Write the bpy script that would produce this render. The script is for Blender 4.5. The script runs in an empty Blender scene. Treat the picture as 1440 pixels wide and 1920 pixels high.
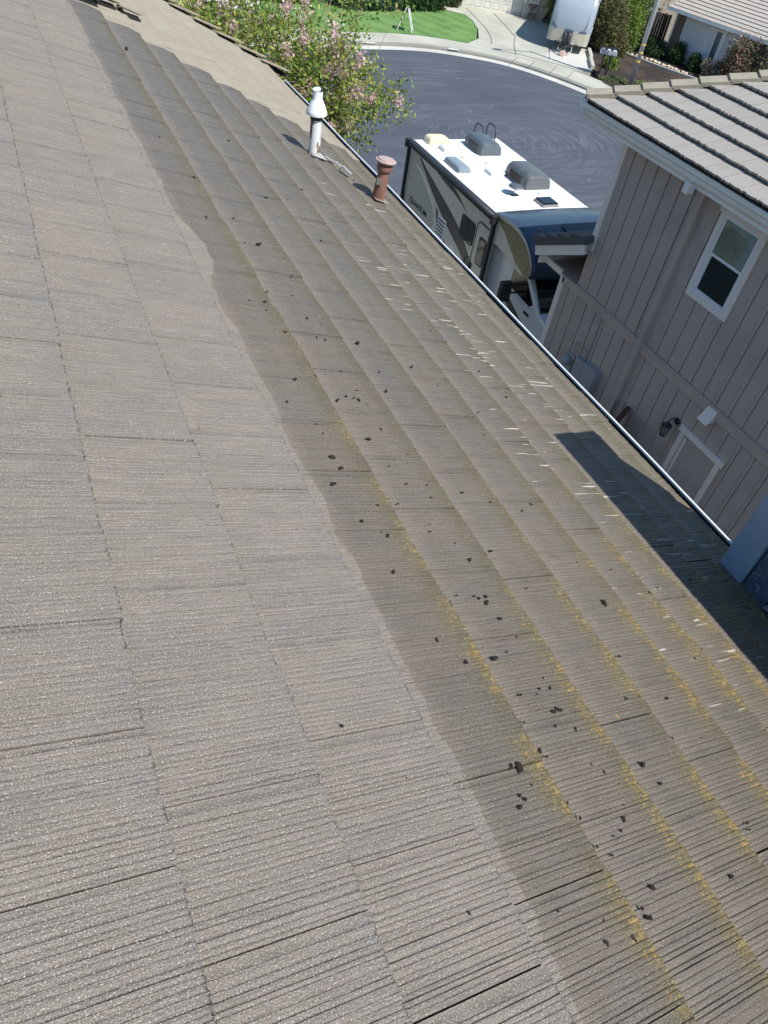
import bpy, bmesh, math, random
import numpy as np
from mathutils import Vector, Matrix, noise
random.seed(7)
R_ = math.radians
scn = bpy.context.scene
col = scn.collection

# ------------------------------------------------------------------ camera, sky, sun, exposure
cam_d = bpy.data.cameras.new("Camera")
cam = bpy.data.objects.new("Camera", cam_d); col.objects.link(cam)
RW = ((0.9089, -0.1953, 0.3683), (-0.3951, -0.6856, 0.6114), (0.1331, -0.7012, -0.7004))  # rows: world axes in (right, down, forward)
RW = Matrix(RW)
right = RW.col[0]; down = RW.col[1]; fwd = RW.col[2]
M = Matrix((right, -down, -fwd)).transposed().to_4x4()
M.translation = Vector((0, 0, 9.1))
cam.matrix_world = M
cam_d.sensor_fit = 'HORIZONTAL'; cam_d.sensor_width = 36; cam_d.lens = 36 * 1369.8 / 1440
cam_d.clip_start = 0.05; cam_d.clip_end = 2000
scn.camera = cam

SUN_AZ, SUN_EL = R_(-66), R_(52.5)
sv = Vector((math.cos(SUN_AZ) * math.cos(SUN_EL), math.sin(SUN_AZ) * math.cos(SUN_EL), math.sin(SUN_EL)))
w = bpy.data.worlds.new("World"); scn.world = w; w.use_nodes = True
nt = w.node_tree; nt.nodes.clear()
sky = nt.nodes.new('ShaderNodeTexSky'); sky.sky_type = 'NISHITA'; sky.sun_disc = False
sky.sun_elevation = SUN_EL; sky.sun_rotation = math.atan2(sv.x, sv.y)
sky.air_density = 1.3; sky.dust_density = 0.4; sky.ozone_density = 2.0
bg = nt.nodes.new('ShaderNodeBackground'); bg.inputs[1].default_value = 0.112
wo = nt.nodes.new('ShaderNodeOutputWorld')
hs = nt.nodes.new('ShaderNodeHueSaturation'); hs.inputs['Saturation'].default_value = 1.15; nt.links.new(sky.outputs[0], hs.inputs['Color']); nt.links.new(hs.outputs[0], bg.inputs[0]); nt.links.new(bg.outputs[0], wo.inputs[0])
sd = bpy.data.lights.new("sun", 'SUN'); sd.energy = 4.9; sd.angle = R_(0.53); sd.color = (1.0, 0.945, 0.865)
so = bpy.data.objects.new("sun", sd); col.objects.link(so)
so.rotation_euler = sv.to_track_quat('Z', 'Y').to_euler(); so.location = (0, 0, 40)
scn.view_settings.view_transform = 'Standard'; scn.view_settings.look = 'None'
scn.view_settings.gamma = 1; scn.view_settings.exposure = 0.33

# ------------------------------------------------------------------ material helpers
class NT:
    def __init__(s, name):
        s.m = bpy.data.materials.new(name); s.m.use_nodes = True
        s.t = s.m.node_tree; s.t.nodes.clear()
        s.out = s.n('ShaderNodeOutputMaterial'); s.b = s.n('ShaderNodeBsdfPrincipled')
        s.l(s.b.outputs[0], s.out.inputs[0])
    def n(s, k, **kw):
        nd = s.t.nodes.new(k)
        for a, v in kw.items(): setattr(nd, a, v)
        return nd
    def l(s, a, b): s.t.links.new(a, b)
    def put(s, sock, v):
        if hasattr(v, 'is_linked') or isinstance(v, bpy.types.NodeSocket): s.l(v, sock)
        elif isinstance(v, (tuple, list)) and len(v) == 3 and sock.type == 'RGBA': sock.default_value = (*v, 1)
        else: sock.default_value = v
    def math(s, op, a, b=0.0, c=0.0, clamp=False):
        nd = s.n('ShaderNodeMath', operation=op, use_clamp=clamp)
        s.put(nd.inputs[0], a); s.put(nd.inputs[1], b); s.put(nd.inputs[2], c); return nd.outputs[0]
    def mix(s, f, a, b, bl='MIX'):
        nd = s.n('ShaderNodeMix', data_type='RGBA', blend_type=bl)
        s.put(nd.inputs[0], f); s.put(nd.inputs[6], a); s.put(nd.inputs[7], b); return nd.outputs[2]
    def ramp(s, f, a, b, lo=0.0, hi=1.0, kind='SMOOTHSTEP'):
        nd = s.n('ShaderNodeMapRange', interpolation_type=kind)
        s.put(nd.inputs[0], f); s.put(nd.inputs[1], a); s.put(nd.inputs[2], b); s.put(nd.inputs[3], lo); s.put(nd.inputs[4], hi)
        return nd.outputs[0]
    def noise(s, vec, scale, detail=3, rough=0.55, dist=0.0):
        nd = s.n('ShaderNodeTexNoise'); nd.inputs['Scale'].default_value = scale; nd.inputs['Detail'].default_value = detail
        nd.inputs['Roughness'].default_value = rough; nd.inputs['Distortion'].default_value = dist
        if vec is not None: s.l(vec, nd.inputs['Vector'])
        return nd.outputs[0]
    def voro(s, vec, scale, feat='F1'):
        nd = s.n('ShaderNodeTexVoronoi', feature=feat); nd.inputs['Scale'].default_value = scale
        if vec is not None: s.l(vec, nd.inputs['Vector'])
        return nd
    def comb(s, x, y, z=0.0):
        nd = s.n('ShaderNodeCombineXYZ'); s.put(nd.inputs[0], x); s.put(nd.inputs[1], y); s.put(nd.inputs[2], z); return nd.outputs[0]
    def obj(s): return s.n('ShaderNodeTexCoord').outputs['Object']
    def geo(s): return s.n('ShaderNodeNewGeometry')
    def sep(s, v):
        nd = s.n('ShaderNodeSeparateXYZ'); s.l(v, nd.inputs[0]); return nd.outputs
    def attr(s, name): return s.n('ShaderNodeAttribute', attribute_name=name)
    def bump(s, h, strength=0.5, dist=0.01, normal=None):
        nd = s.n('ShaderNodeBump'); nd.inputs['Strength'].default_value = strength; nd.inputs['Distance'].default_value = dist
        s.l(h, nd.inputs['Height'])
        if normal is not None: s.l(normal, nd.inputs['Normal'])
        return nd.outputs[0]
    def set(s, color=None, rough=None, metal=None, normal=None, spec=None):
        if color is not None: s.put(s.b.inputs['Base Color'], color)
        if rough is not None: s.put(s.b.inputs['Roughness'], rough)
        if metal is not None: s.put(s.b.inputs['Metallic'], metal)
        if normal is not None: s.l(normal, s.b.inputs['Normal'])
        if spec is not None: s.put(s.b.inputs['Specular IOR Level'], spec)
        return s.m

def simple(name, c, rough=0.6, metal=0.0, var=0.12, scale=6.0, bump=0.0, bscale=80.0, spec=0.5, dirt=None):
    t = NT(name); o = t.obj()
    n = t.noise(o, scale, 5)
    f = t.ramp(n, 0.25, 0.75, 1 - var, 1 + var, 'LINEAR')
    mul = t.n('ShaderNodeVectorMath', operation='SCALE'); mul.inputs[0].default_value = c; t.l(f, mul.inputs['Scale'])
    cc = mul.outputs[0]
    if dirt:
        dn = t.noise(o, dirt[1], 6, 0.7)
        cc = t.mix(t.ramp(dn, dirt[2], dirt[2] + 0.15), cc, dirt[0])
    nm = None
    if bump: nm = t.bump(t.noise(o, bscale, 3), bump, 0.01)
    return t.set(cc, t.ramp(n, 0.2, 0.8, max(rough - .08, 0), min(rough + .08, 1)), metal, nm, spec)

# ------------------------------------------------------------------ mesh helpers
class MB:
    def __init__(s): s.v = []; s.f = []; s.mi = []
    def add(s, vs, fs, m=0):
        o = len(s.v); s.v += [tuple(p) for p in vs]; s.f += [tuple(i + o for i in f) for f in fs]; s.mi += [m] * len(fs)
    def box(s, x0, x1, y0, y1, z0, z1, m=0):
        if x0 > x1: x0, x1 = x1, x0
        if y0 > y1: y0, y1 = y1, y0
        if z0 > z1: z0, z1 = z1, z0
        s.add([(x0,y0,z0),(x1,y0,z0),(x1,y1,z0),(x0,y1,z0),(x0,y0,z1),(x1,y0,z1),(x1,y1,z1),(x0,y1,z1)],
              [(0,3,2,1),(4,5,6,7),(0,1,5,4),(1,2,6,5),(2,3,7,6),(3,0,4,7)], m)
    def obox(s, c, ax, ay, az, m=0):      # oriented box: centre and three half-axis vectors
        c, ax, ay, az = map(Vector, (c, ax, ay, az)); P = []
        for k in (-1, 1):
            for (i, j) in ((-1,-1),(1,-1),(1,1),(-1,1)): P.append(c + ax*i + ay*j + az*k)
        s.add(P, [(0,3,2,1),(4,5,6,7),(0,1,5,4),(1,2,6,5),(2,3,7,6),(3,0,4,7)], m)
    def tube(s, pts, r, n=10, m=0, cap=True):
        pts = [Vector(p) for p in pts]; rr = r if isinstance(r, (list, tuple)) else [r] * len(pts)
        rings = []; up = None
        for i, p in enumerate(pts):
            d = (pts[min(i+1, len(pts)-1)] - pts[max(i-1, 0)]).normalized()
            if up is None: up = Vector((0,0,1)) if abs(d.z) < 0.9 else Vector((1,0,0))
            a = d.cross(up).normalized(); b = a.cross(d).normalized(); up = b
            rings.append([p + (a*math.cos(2*math.pi*k/n) + b*math.sin(2*math.pi*k/n))*rr[i] for k in range(n)])
        vs = [q for g in rings for q in g]; fs = []
        for i in range(len(pts)-1):
            for k in range(n): fs.append((i*n+k, (i+1)*n+k, (i+1)*n+(k+1)%n, i*n+(k+1)%n))
        if cap: fs += [tuple(range(n)), tuple(reversed(range((len(pts)-1)*n, len(pts)*n)))]
        s.add(vs, fs, m)
    def lathe(s, prof, c=(0,0,0), n=32, m=0, axis=None):
        c = Vector(c); vs = []; fs = []
        q = Vector((0,0,1)).rotation_difference(Vector(axis)) if axis is not None else None
        for (r, z) in prof:
            for k in range(n):
                p = Vector((r*math.cos(2*math.pi*k/n), r*math.sin(2*math.pi*k/n), z))
                if q: p = q @ p
                vs.append(p + c)
        for i in range(len(prof)-1):
            for k in range(n): fs.append((i*n+k, i*n+(k+1)%n, (i+1)*n+(k+1)%n, (i+1)*n+k))
        s.add(vs, fs, m)
    def prism(s, poly, h, m=0):           # poly: 3D points (planar), h: extrusion vector
        h = Vector(h); n = len(poly); P = [Vector(p) for p in poly]; Q = [p + h for p in P]
        s.add(P + Q, [tuple(reversed(range(n))), tuple(range(n, 2*n))] + [(i, (i+1)%n, n+(i+1)%n, n+i) for i in range(n)], m)
    def quad(s, a, b, c, d, m=0): s.add([a, b, c, d], [(0,1,2,3)], m)

def base(o):
    v = Vector((0,0,0))
    while o is not None: v += o.location; o = o.parent
    return v
def build(mb, name, mats, parent=None, local=False, smooth=False, bevel=0.0, fix=True, label=None):
    me = bpy.data.meshes.new(name)
    off = Vector((0,0,0)) if (local or parent is None) else base(parent)
    me.from_pydata([tuple(Vector(p) - off) for p in mb.v], [], mb.f)
    if not isinstance(mats, (list, tuple)): mats = [mats]
    for m in mats: me.materials.append(m)
    me.polygons.foreach_set('material_index', mb.mi)
    if fix:
        bm = bmesh.new(); bm.from_mesh(me); bmesh.ops.recalc_face_normals(bm, faces=bm.faces); bm.to_mesh(me); bm.free()
    if smooth: me.polygons.foreach_set('use_smooth', [True]*len(me.polygons))
    me.update()
    o = bpy.data.objects.new(name, me); col.objects.link(o)
    if parent is not None: o.parent = parent
    if bevel:
        b = o.modifiers.new('bevel', 'BEVEL'); b.width = bevel; b.segments = 2; b.limit_method = 'ANGLE'; b.angle_limit = R_(40)
    if label: o['label'] = label
    return o
def tag(o, label=None, cat=None, group=None, kind=None):
    if label: o['label'] = label
    if cat: o['category'] = cat
    if group: o['group'] = group
    if kind: o['kind'] = kind
    return o
def thing(name, loc, label, cat, group=None, rz=0):
    o = bpy.data.objects.new(name, None); col.objects.link(o); o.location = loc; o.rotation_euler = (0,0,rz)
    o.empty_display_size = 0.2
    return tag(o, label, cat, group)
def smooth_by(o, ang=35):
    me = o.data
    me.polygons.foreach_set('use_smooth', [True]*len(me.polygons))
    bm = bmesh.new(); bm.from_mesh(me)
    for e in bm.edges:
        if len(e.link_faces) == 2: e.smooth = e.calc_face_angle(0) < R_(ang)
    bm.to_mesh(me); bm.free()
    return o
def text_mesh(name, body, size, M4, mat, parent, extrude=0.002, bold=0.0):
    c = bpy.data.curves.new(name, 'FONT'); c.body = body; c.size = size; c.extrude = extrude; c.offset = bold
    t = bpy.data.objects.new(name, c); col.objects.link(t)
    dg = bpy.context.evaluated_depsgraph_get(); me = bpy.data.meshes.new_from_object(t.evaluated_get(dg))
    bpy.data.objects.remove(t)
    me.transform(M4); me.transform(Matrix.Translation(-base(parent)))
    me.materials.clear(); me.materials.append(mat)
    o = bpy.data.objects.new(name, me); col.objects.link(o); o.parent = parent
    return o

# ------------------------------------------------------------------ roof frame of the near house
SL = 0.32892; HP = 1.56
sdir = Vector((math.cos(SL), 0, -math.sin(SL))); ndir = Vector((math.sin(SL), 0, math.cos(SL)))
C0 = Vector((0, 0, 9.1)) - ndir * HP
def rp(u, v, h=0.0): return C0 + sdir*u + Vector((0, v, 0)) + ndir*h

# ================================================================== SETTING
def asphalt_mat():
    t = NT('asphalt'); o = t.obj(); s = t.sep(o)
    # tyre scuffs: arcs turning around the middle of the court
    dx = t.math('SUBTRACT', s[0], 17.6); dy = t.math('SUBTRACT', s[1], 25.6)
    wob = t.noise(o, 0.16, 3)
    r = t.math('ADD', t.math('SQRT', t.math('ADD', t.math('MULTIPLY', dx, dx), t.math('MULTIPLY', t.math('MULTIPLY', dy, dy), 1.5))), t.math('MULTIPLY', wob, 2.4))
    an = t.math('ARCTAN2', dy, dx)
    vec = t.comb(t.math('MULTIPLY', r, 1.0), t.math('MULTIPLY', an, 0.55), 0)
    rings = t.noise(vec, 4.2, 7, 0.74, 0.35); fine = t.noise(o, 180, 2)
    vec2 = t.comb(t.math('MULTIPLY', s[1], 1.5), t.math('MULTIPLY', s[0], 0.17), 0)
    str2 = t.noise(vec2, 1.1, 4, 0.6, 0.4)
    m = t.math('ADD', t.math('MULTIPLY', t.math('MULTIPLY', t.ramp(rings, 0.44, 0.66), t.math('MULTIPLY', t.ramp(t.noise(o, .22, 3), .35, .6, .3, 1), t.ramp(s[0], 11, 17, .45, 1))), 1.05), t.math('MULTIPLY', t.ramp(str2, 0.45, 0.8), 0.45))
    patch = t.noise(o, 0.35, 3)
    c = t.mix(t.ramp(patch, .3, .7), (0.047, 0.059, 0.080), (0.058, 0.071, 0.095))
    c = t.mix(t.math('MULTIPLY', m, 0.75), c, (0.115, 0.135, 0.165))
    c = t.mix(t.ramp(fine, .4, .75, 0, .35), c, (0.12, 0.125, 0.13))
    c = t.mix(t.ramp(t.noise(o, 60, 3, .8), .5, .7, 0, .5), c, (0.12, 0.125, 0.135)); c = t.mix(t.ramp(t.noise(o, 1.7, 5, .7), .62, .68, 0, .5), c, (0.035, 0.038, 0.046))
    grit = t.voro(o, 1.1); gm = t.math('LESS_THAN', grit.outputs['Distance'], 0.045)
    c = t.mix(t.math('MULTIPLY', gm, 0.6), c, (0.4, 0.4, 0.38))
    return t.set(c, 0.75, 0, t.bump(fine, 0.4, 0.004), 0.4)
def concrete_mat(name, base_c, joints=None):
    t = NT(name); o = t.obj()
    a = t.noise(o, 0.5, 5); b = t.noise(o, 9, 4); f = t.noise(o, 120, 2)
    c = t.mix(t.ramp(a, .3, .7), tuple(x*.88 for x in base_c), tuple(x*1.08 for x in base_c))
    c = t.mix(t.ramp(b, .55, .8, 0, .4), c, tuple(x*.72 for x in base_c))
    c = t.mix(t.ramp(f, .5, .8, 0, .3), c, tuple(x*.75 for x in base_c))
    return t.set(c, 0.85, 0, t.bump(f, 0.3, 0.004), 0.3)
M_asph = asphalt_mat()
M_conc = concrete_mat('concrete', (0.42, 0.425, 0.365))
M_conc_new = concrete_mat('pale_concrete', (0.52, 0.52, 0.48))
M_conc_dark = concrete_mat('gutter_concrete', (0.25, 0.25, 0.23))
def soil_mat():
    t = NT('mulch'); o = t.obj()
    v = t.voro(o, 22); n = t.noise(o, 0.7, 4); n2 = t.noise(o, 40, 3)
    c = t.mix(t.ramp(n, .45, .6), (0.040, 0.033, 0.030), (0.11, 0.072, 0.05))
    c = t.mix(t.ramp(n2, .45, .7, 0, .8), c, (0.10, 0.09, 0.085))
    c = t.mix(t.ramp(v.outputs['Distance'], 0.2, 0.6, 0, .6), c, (0.03, 0.025, 0.022))
    return t.set(c, 0.95, 0, t.bump(v.outputs['Distance'], 0.9, 0.03), 0.2)
M_soil = soil_mat()
def lawn_mat():
    t = NT('lawn'); o = t.obj(); s = t.sep(o)
    a = t.noise(o, 0.8, 4); b = t.noise(o, 14, 4)
    stripes = t.math('SINE', t.math('MULTIPLY', t.math('ADD', s[0], t.math('MULTIPLY', s[1], 0.35)), 5.2))
    c = t.mix(t.ramp(a, .3, .7), (0.085, 0.19, 0.055), (0.15, 0.27, 0.085))
    c = t.mix(t.ramp(stripes, -1, 1, 0, .35), c, (0.20, 0.33, 0.12))
    c = t.mix(t.ramp(b, .5, .8, 0, .5), c, (0.04, 0.10, 0.02))
    return t.set(c, 0.9, 0, t.bump(b, 0.8, 0.04), 0.2)
M_lawn = lawn_mat()
M_dirt = simple('dry_earth', (0.20, 0.165, 0.12), 0.95, var=0.25, scale=1.2, bump=.4, bscale=30)

def sheet(name, poly, z, mat, thick=0.0, kind='structure'):
    mb = MB()
    if thick: mb.prism([(x, y, z - thick) for x, y in poly], (0, 0, thick))
    else: mb.add([(x, y, z) for x, y in poly], [tuple(range(len(poly)))])
    return tag(build(mb, name, mat), kind=kind)
def smooth_line(pts, n=6):
    out = []
    for i in range(len(pts)-1):
        p0 = pts[max(i-1,0)]; p1 = pts[i]; p2 = pts[i+1]; p3 = pts[min(i+2,len(pts)-1)]
        for k in range(n):
            t = k/n
            out.append(tuple(0.5*((2*p1[j]) + (-p0[j]+p2[j])*t + (2*p0[j]-5*p1[j]+4*p2[j]-p3[j])*t*t + (-p0[j]+3*p1[j]-3*p2[j]+p3[j])*t**3) for j in (0,1)))
    out.append(pts[-1]); return out
def offset(line, d):
    out = []
    for i, p in enumerate(line):
        a = Vector(line[max(i-1,0)]); b = Vector(line[min(i+1,len(line)-1)]); t = (b-a).normalized()
        out.append((p[0] - t.y*d, p[1] + t.x*d))
    return out

tag(build((lambda m: (m.add([(-400,-400,0),(400,-400,0),(400,400,0),(-400,400,0)], [(0,1,2,3)]), m)[1])(MB()), 'ground', M_dirt), kind='structure')
curbN = smooth_line([(-30,34),(-8,34.4),(3,34.6),(9,36.0),(12.5,36.75),(15.54,36.9),(19.0,37.05),(21.2,36.45),(23.4,34.9),(25.0,31.8),(26.0,27.5),(25.2,23.0),(23,19.6)])
curbS = smooth_line([(23,19.6),(20.2,17.7),(17,17.2),(9,17.3),(2,18.0),(-8,20),(-30,20.4)])
sheet('road', curbN + curbS[1:], 0.02, M_asph)
def strip(name, line, d0, d1, z0, z1, mat, drop=0.2):
    mb = MB(); a = offset(line, d0); b = offset(line, d1); n = len(line); vs = []; fs = []
    for i in range(n):
        vs += [(*a[i], -drop), (*a[i], z0), (*b[i], z1), (*b[i], -drop)]
    for i in range(n-1):
        for k in range(3): fs.append((i*4+k, (i+1)*4+k, (i+1)*4+k+1, i*4+k+1))
    mb.add(vs, fs); return tag(build(mb, name, mat), kind='structure')
curb_all = curbN + curbS[1:]
strip('gutter_pan', curb_all, -0.02, 0.50, 0.024, 0.035, M_conc_new)
strip('kerb', curb_all, 0.50, 0.78, 0.12, 0.15, M_conc_dark)
strip('pavement', curb_all, 0.78, 2.4, 0.154, 0.16, M_conc)
LZ = 0.17
lawn_poly = [(8,39.4),(12,39.3),(15,39.25),(17.9,39.42),(19.5,39.5),(21.2,39.1),(22.75,38.2),(23.9,39.4),(24.9,41.2),(25.6,43.2),(25.77,44.4),(24.5,45.9),(20,46.5),(15,46),(8,45)]
sheet('lawn', lawn_poly, LZ+0.02, M_lawn, 0.18)
drive_poly = [(22.76,38.25),(22.3,37.9),(23.6,36.9),(26.2,34.5),(27.4,33.6),(30.6,38.0),(36,50),(24,50),(24.7,46.1),(25.85,44.5),(25.68,43.2),(24.98,41.2),(23.98,39.3)]
sheet('driveway', drive_poly, LZ, M_conc, 0.17)
sheet('driveway_pad', [(26.25,36.2),(27.75,33.95),(29.7,36.85),(31.3,40.0),(29.8,41.4),(28.2,38.4)], LZ+0.006, M_conc_new)
M_joint = simple('joint', (0.07,0.068,0.06), 0.95)
mb = MB()
def groove(pts, wd=0.035):
    for i in range(len(pts)-1):
        a = Vector((*pts[i], LZ+0.012)); b = Vector((*pts[i+1], LZ+0.012)); d = (b-a).normalized(); n = Vector((-d.y, d.x, 0))*wd/2
        mb.quad(a-n, b-n, b+n, a+n)
groove([(28.3,45.3),(27.5,42.6),(26.7,40.0),(25.6,38.3),(24.6,36.4)], .03)
groove([(26.8,46.0),(26.2,43.6),(25.6,41.4),(24.9,39.6),(24.2,38.3)], .03)
groove([(26.35,35.9),(27.9,38.3)], .03)
groove([(23.9,37.1),(25.0,36.4),(26.2,35.1),(27.3,33.75)], .045)
for f in (0.15,0.35,0.6,0.8): groove([(24.0+f*3.2,36.2-f*3.2+0.3),(24.0+f*3.2-1.1,36.2-f*3.2-0.8)], .025)
tag(build(mb, 'driveway_joints', M_joint), kind='structure')
sheet('planting_bed', [(27.75,33.75),(29.75,36.9),(31.3,39.9),(33,43),(38.5,42),(37,30),(30,27.5),(27.4,29.8),(27.2,32.2)], LZ+0.01, M_soil, 0.16)
sheet('path', [(24.9,46.5),(25.2,46.6),(25.95,44.7),(25.75,44.4),(24.9,45.2),(22,46.9),(22,47.3)], LZ+0.03, M_conc_new, 0.1)
sheet('neighbour_driveway', [(-2,41.0),(12,42.5),(13.6,44.2),(13.9,46.5),(10,52),(-4,56),(-12,50)], LZ+0.03, M_conc_new, 0.18)
sheet('parking_pad', [(8.85,9.0),(14,9.0),(14,17.2),(8.2,17.2),(7.6,16.0),(8.3,11)], 0.12, M_conc, 0.12)
sheet('side_yard', [(3.2,-12),(8.75,-12),(8.75,16.5),(3.2,16.5)], 0.06, M_soil, 0.06)
# painted house-number patches on the kerb
M_white_paint = simple('kerb_paint', (0.72,0.72,0.70), 0.8, var=.2, scale=12)
mb = MB()
for (x0,y0,x1,y1) in ((16.45,37.52,17.15,37.56),(21.0,37.13,21.5,36.93)):
    d = Vector((x1-x0,y1-y0,0)).normalized(); n = Vector((-d.y,d.x,0))
    a = Vector((x0,y0,0.155)); b = Vector((x1,y1,0.155)); mb.quad(a-n*.10, b-n*.10, b+n*.10, a+n*.10)
tag(build(mb, 'kerb_paint', M_white_paint), kind='structure')

# ================================================================== NEAR HOUSE (roof we stand on)
B = [-2.35,-1.95,-1.56,-1.17,-0.78,-0.39,0.16,0.554,0.947,1.334,1.685,2.02,2.32,2.62,2.886,3.125,3.375,3.61,3.80,3.885]
B[6] = 0.165; B[5] = -0.22; B[4] = -0.6; B[3] = -0.99; B[2] = -1.37; B[1] = -1.76; B[0] = -2.14
SEAM = {7: 0.068, 8: 0.172, 9: 0.31, 10: 0.115, 11: 0.06, 12: 0.205, 13: 0.03, 14: 0.25}
VC = {6:10.6, 7:10.2, 8:9.45, 9:9.2, 10:8.92, 11:8.63, 12:8.35, 13:8.09, 14:7.88, 15:7.68, 16:7.48, 17:7.34, 18:7.12}
TW = 0.3315
def rake_v(u): return 9.98 + 1.33*(4.05-u)
def own_tiles():
    vs = []; fs = []; uvd = []; tr = []; gv = []
    rnd = random.Random(3)
    for i in range(len(B)-1):
        u0, u1 = B[i], B[i+1]; L = u1-u0
        s0 = SEAM.get(i, rnd.uniform(0, TW))
        j = -8
        while True:
            v0 = s0 + j*TW; v1 = v0 + TW; j += 1
            if v0 > rake_v(u0) + .05: break
            gap = rnd.choice((0.0015, 0.002, 0.0025, 0.0035, 0.006)) if rnd.random() < .92 else 0.0005
            v0 += gap; lift = rnd.uniform(-0.002, 0.004); drop = rnd.uniform(-0.005, 0.006); tilt = rnd.uniform(-.003, .003)
            # random rib profile
            prof = [(v0, -0.014)]; x = v0 + 0.0005; prof.append((x, 0.0))
            while x < v1 - 0.03:
                wd = rnd.choice((0.012, 0.014, 0.016, 0.018, 0.022)) * rnd.uniform(.88, 1.12); dp = rnd.choice((0.0014, 0.0020, 0.0026, 0.0034, 0.0042))
                hh = rnd.uniform(-0.0007, 0.0010)
                if x + wd > v1 - 0.008: break
                prof += [(x + wd*.30, hh + 0.0003), (x + wd - 0.0035, hh), (x + wd - 0.0015, -dp)]; x += wd
            prof += [(v1 - 0.0008, 0.0), (v1 - 0.0003, -0.014)]
            us = [u0 - 0.03, u0 + L*0.33, u0 + L*0.66, u1 - 0.004, u1]
            o = len(vs); n = len(prof); rv = rnd.random(); rv2 = rnd.random(); vc = VC.get(i, 10.9 if i < 6 else 7.0)
            jag = [rnd.uniform(-0.004, 0.003) for _ in prof]
            rows = []
            for k, u in enumerate(us):
                f = (u - u0)/L
                for q, (v, h) in enumerate(prof):
                    uu = u + (jag[q] + drop if k >= 3 else 0)
                    hh = h*(1 + 0.35*math.sin(q*7.1 + k*3.3 + rv*9)) + 0.024*max(f, -0.05) + lift*f + tilt*(v-v0)/TW - (0.003 if k == 4 else 0)
                    vs.append(tuple(rp(uu, v, hh))); uvd.append((uu, v, u1 - u)); tr.append((rv, vc, L)); gv.append(min(1.0, -h/0.0035) if h < -.0008 else 0.0)
            for q, (v, h) in enumerate(prof):      # butt face
                vs.append(tuple(rp(us[-1] + jag[q] + drop - .001, v, -0.006))); uvd.append((u1, v, 0)); tr.append((rv, vc, L)); gv.append(1.0)
            for k in range(len(us)):
                for q in range(n-1):
                    fs.append((o+k*n+q, o+(k+1)*n+q, o+(k+1)*n+q+1, o+k*n+q+1))
    return vs, fs, uvd, tr, gv

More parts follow.
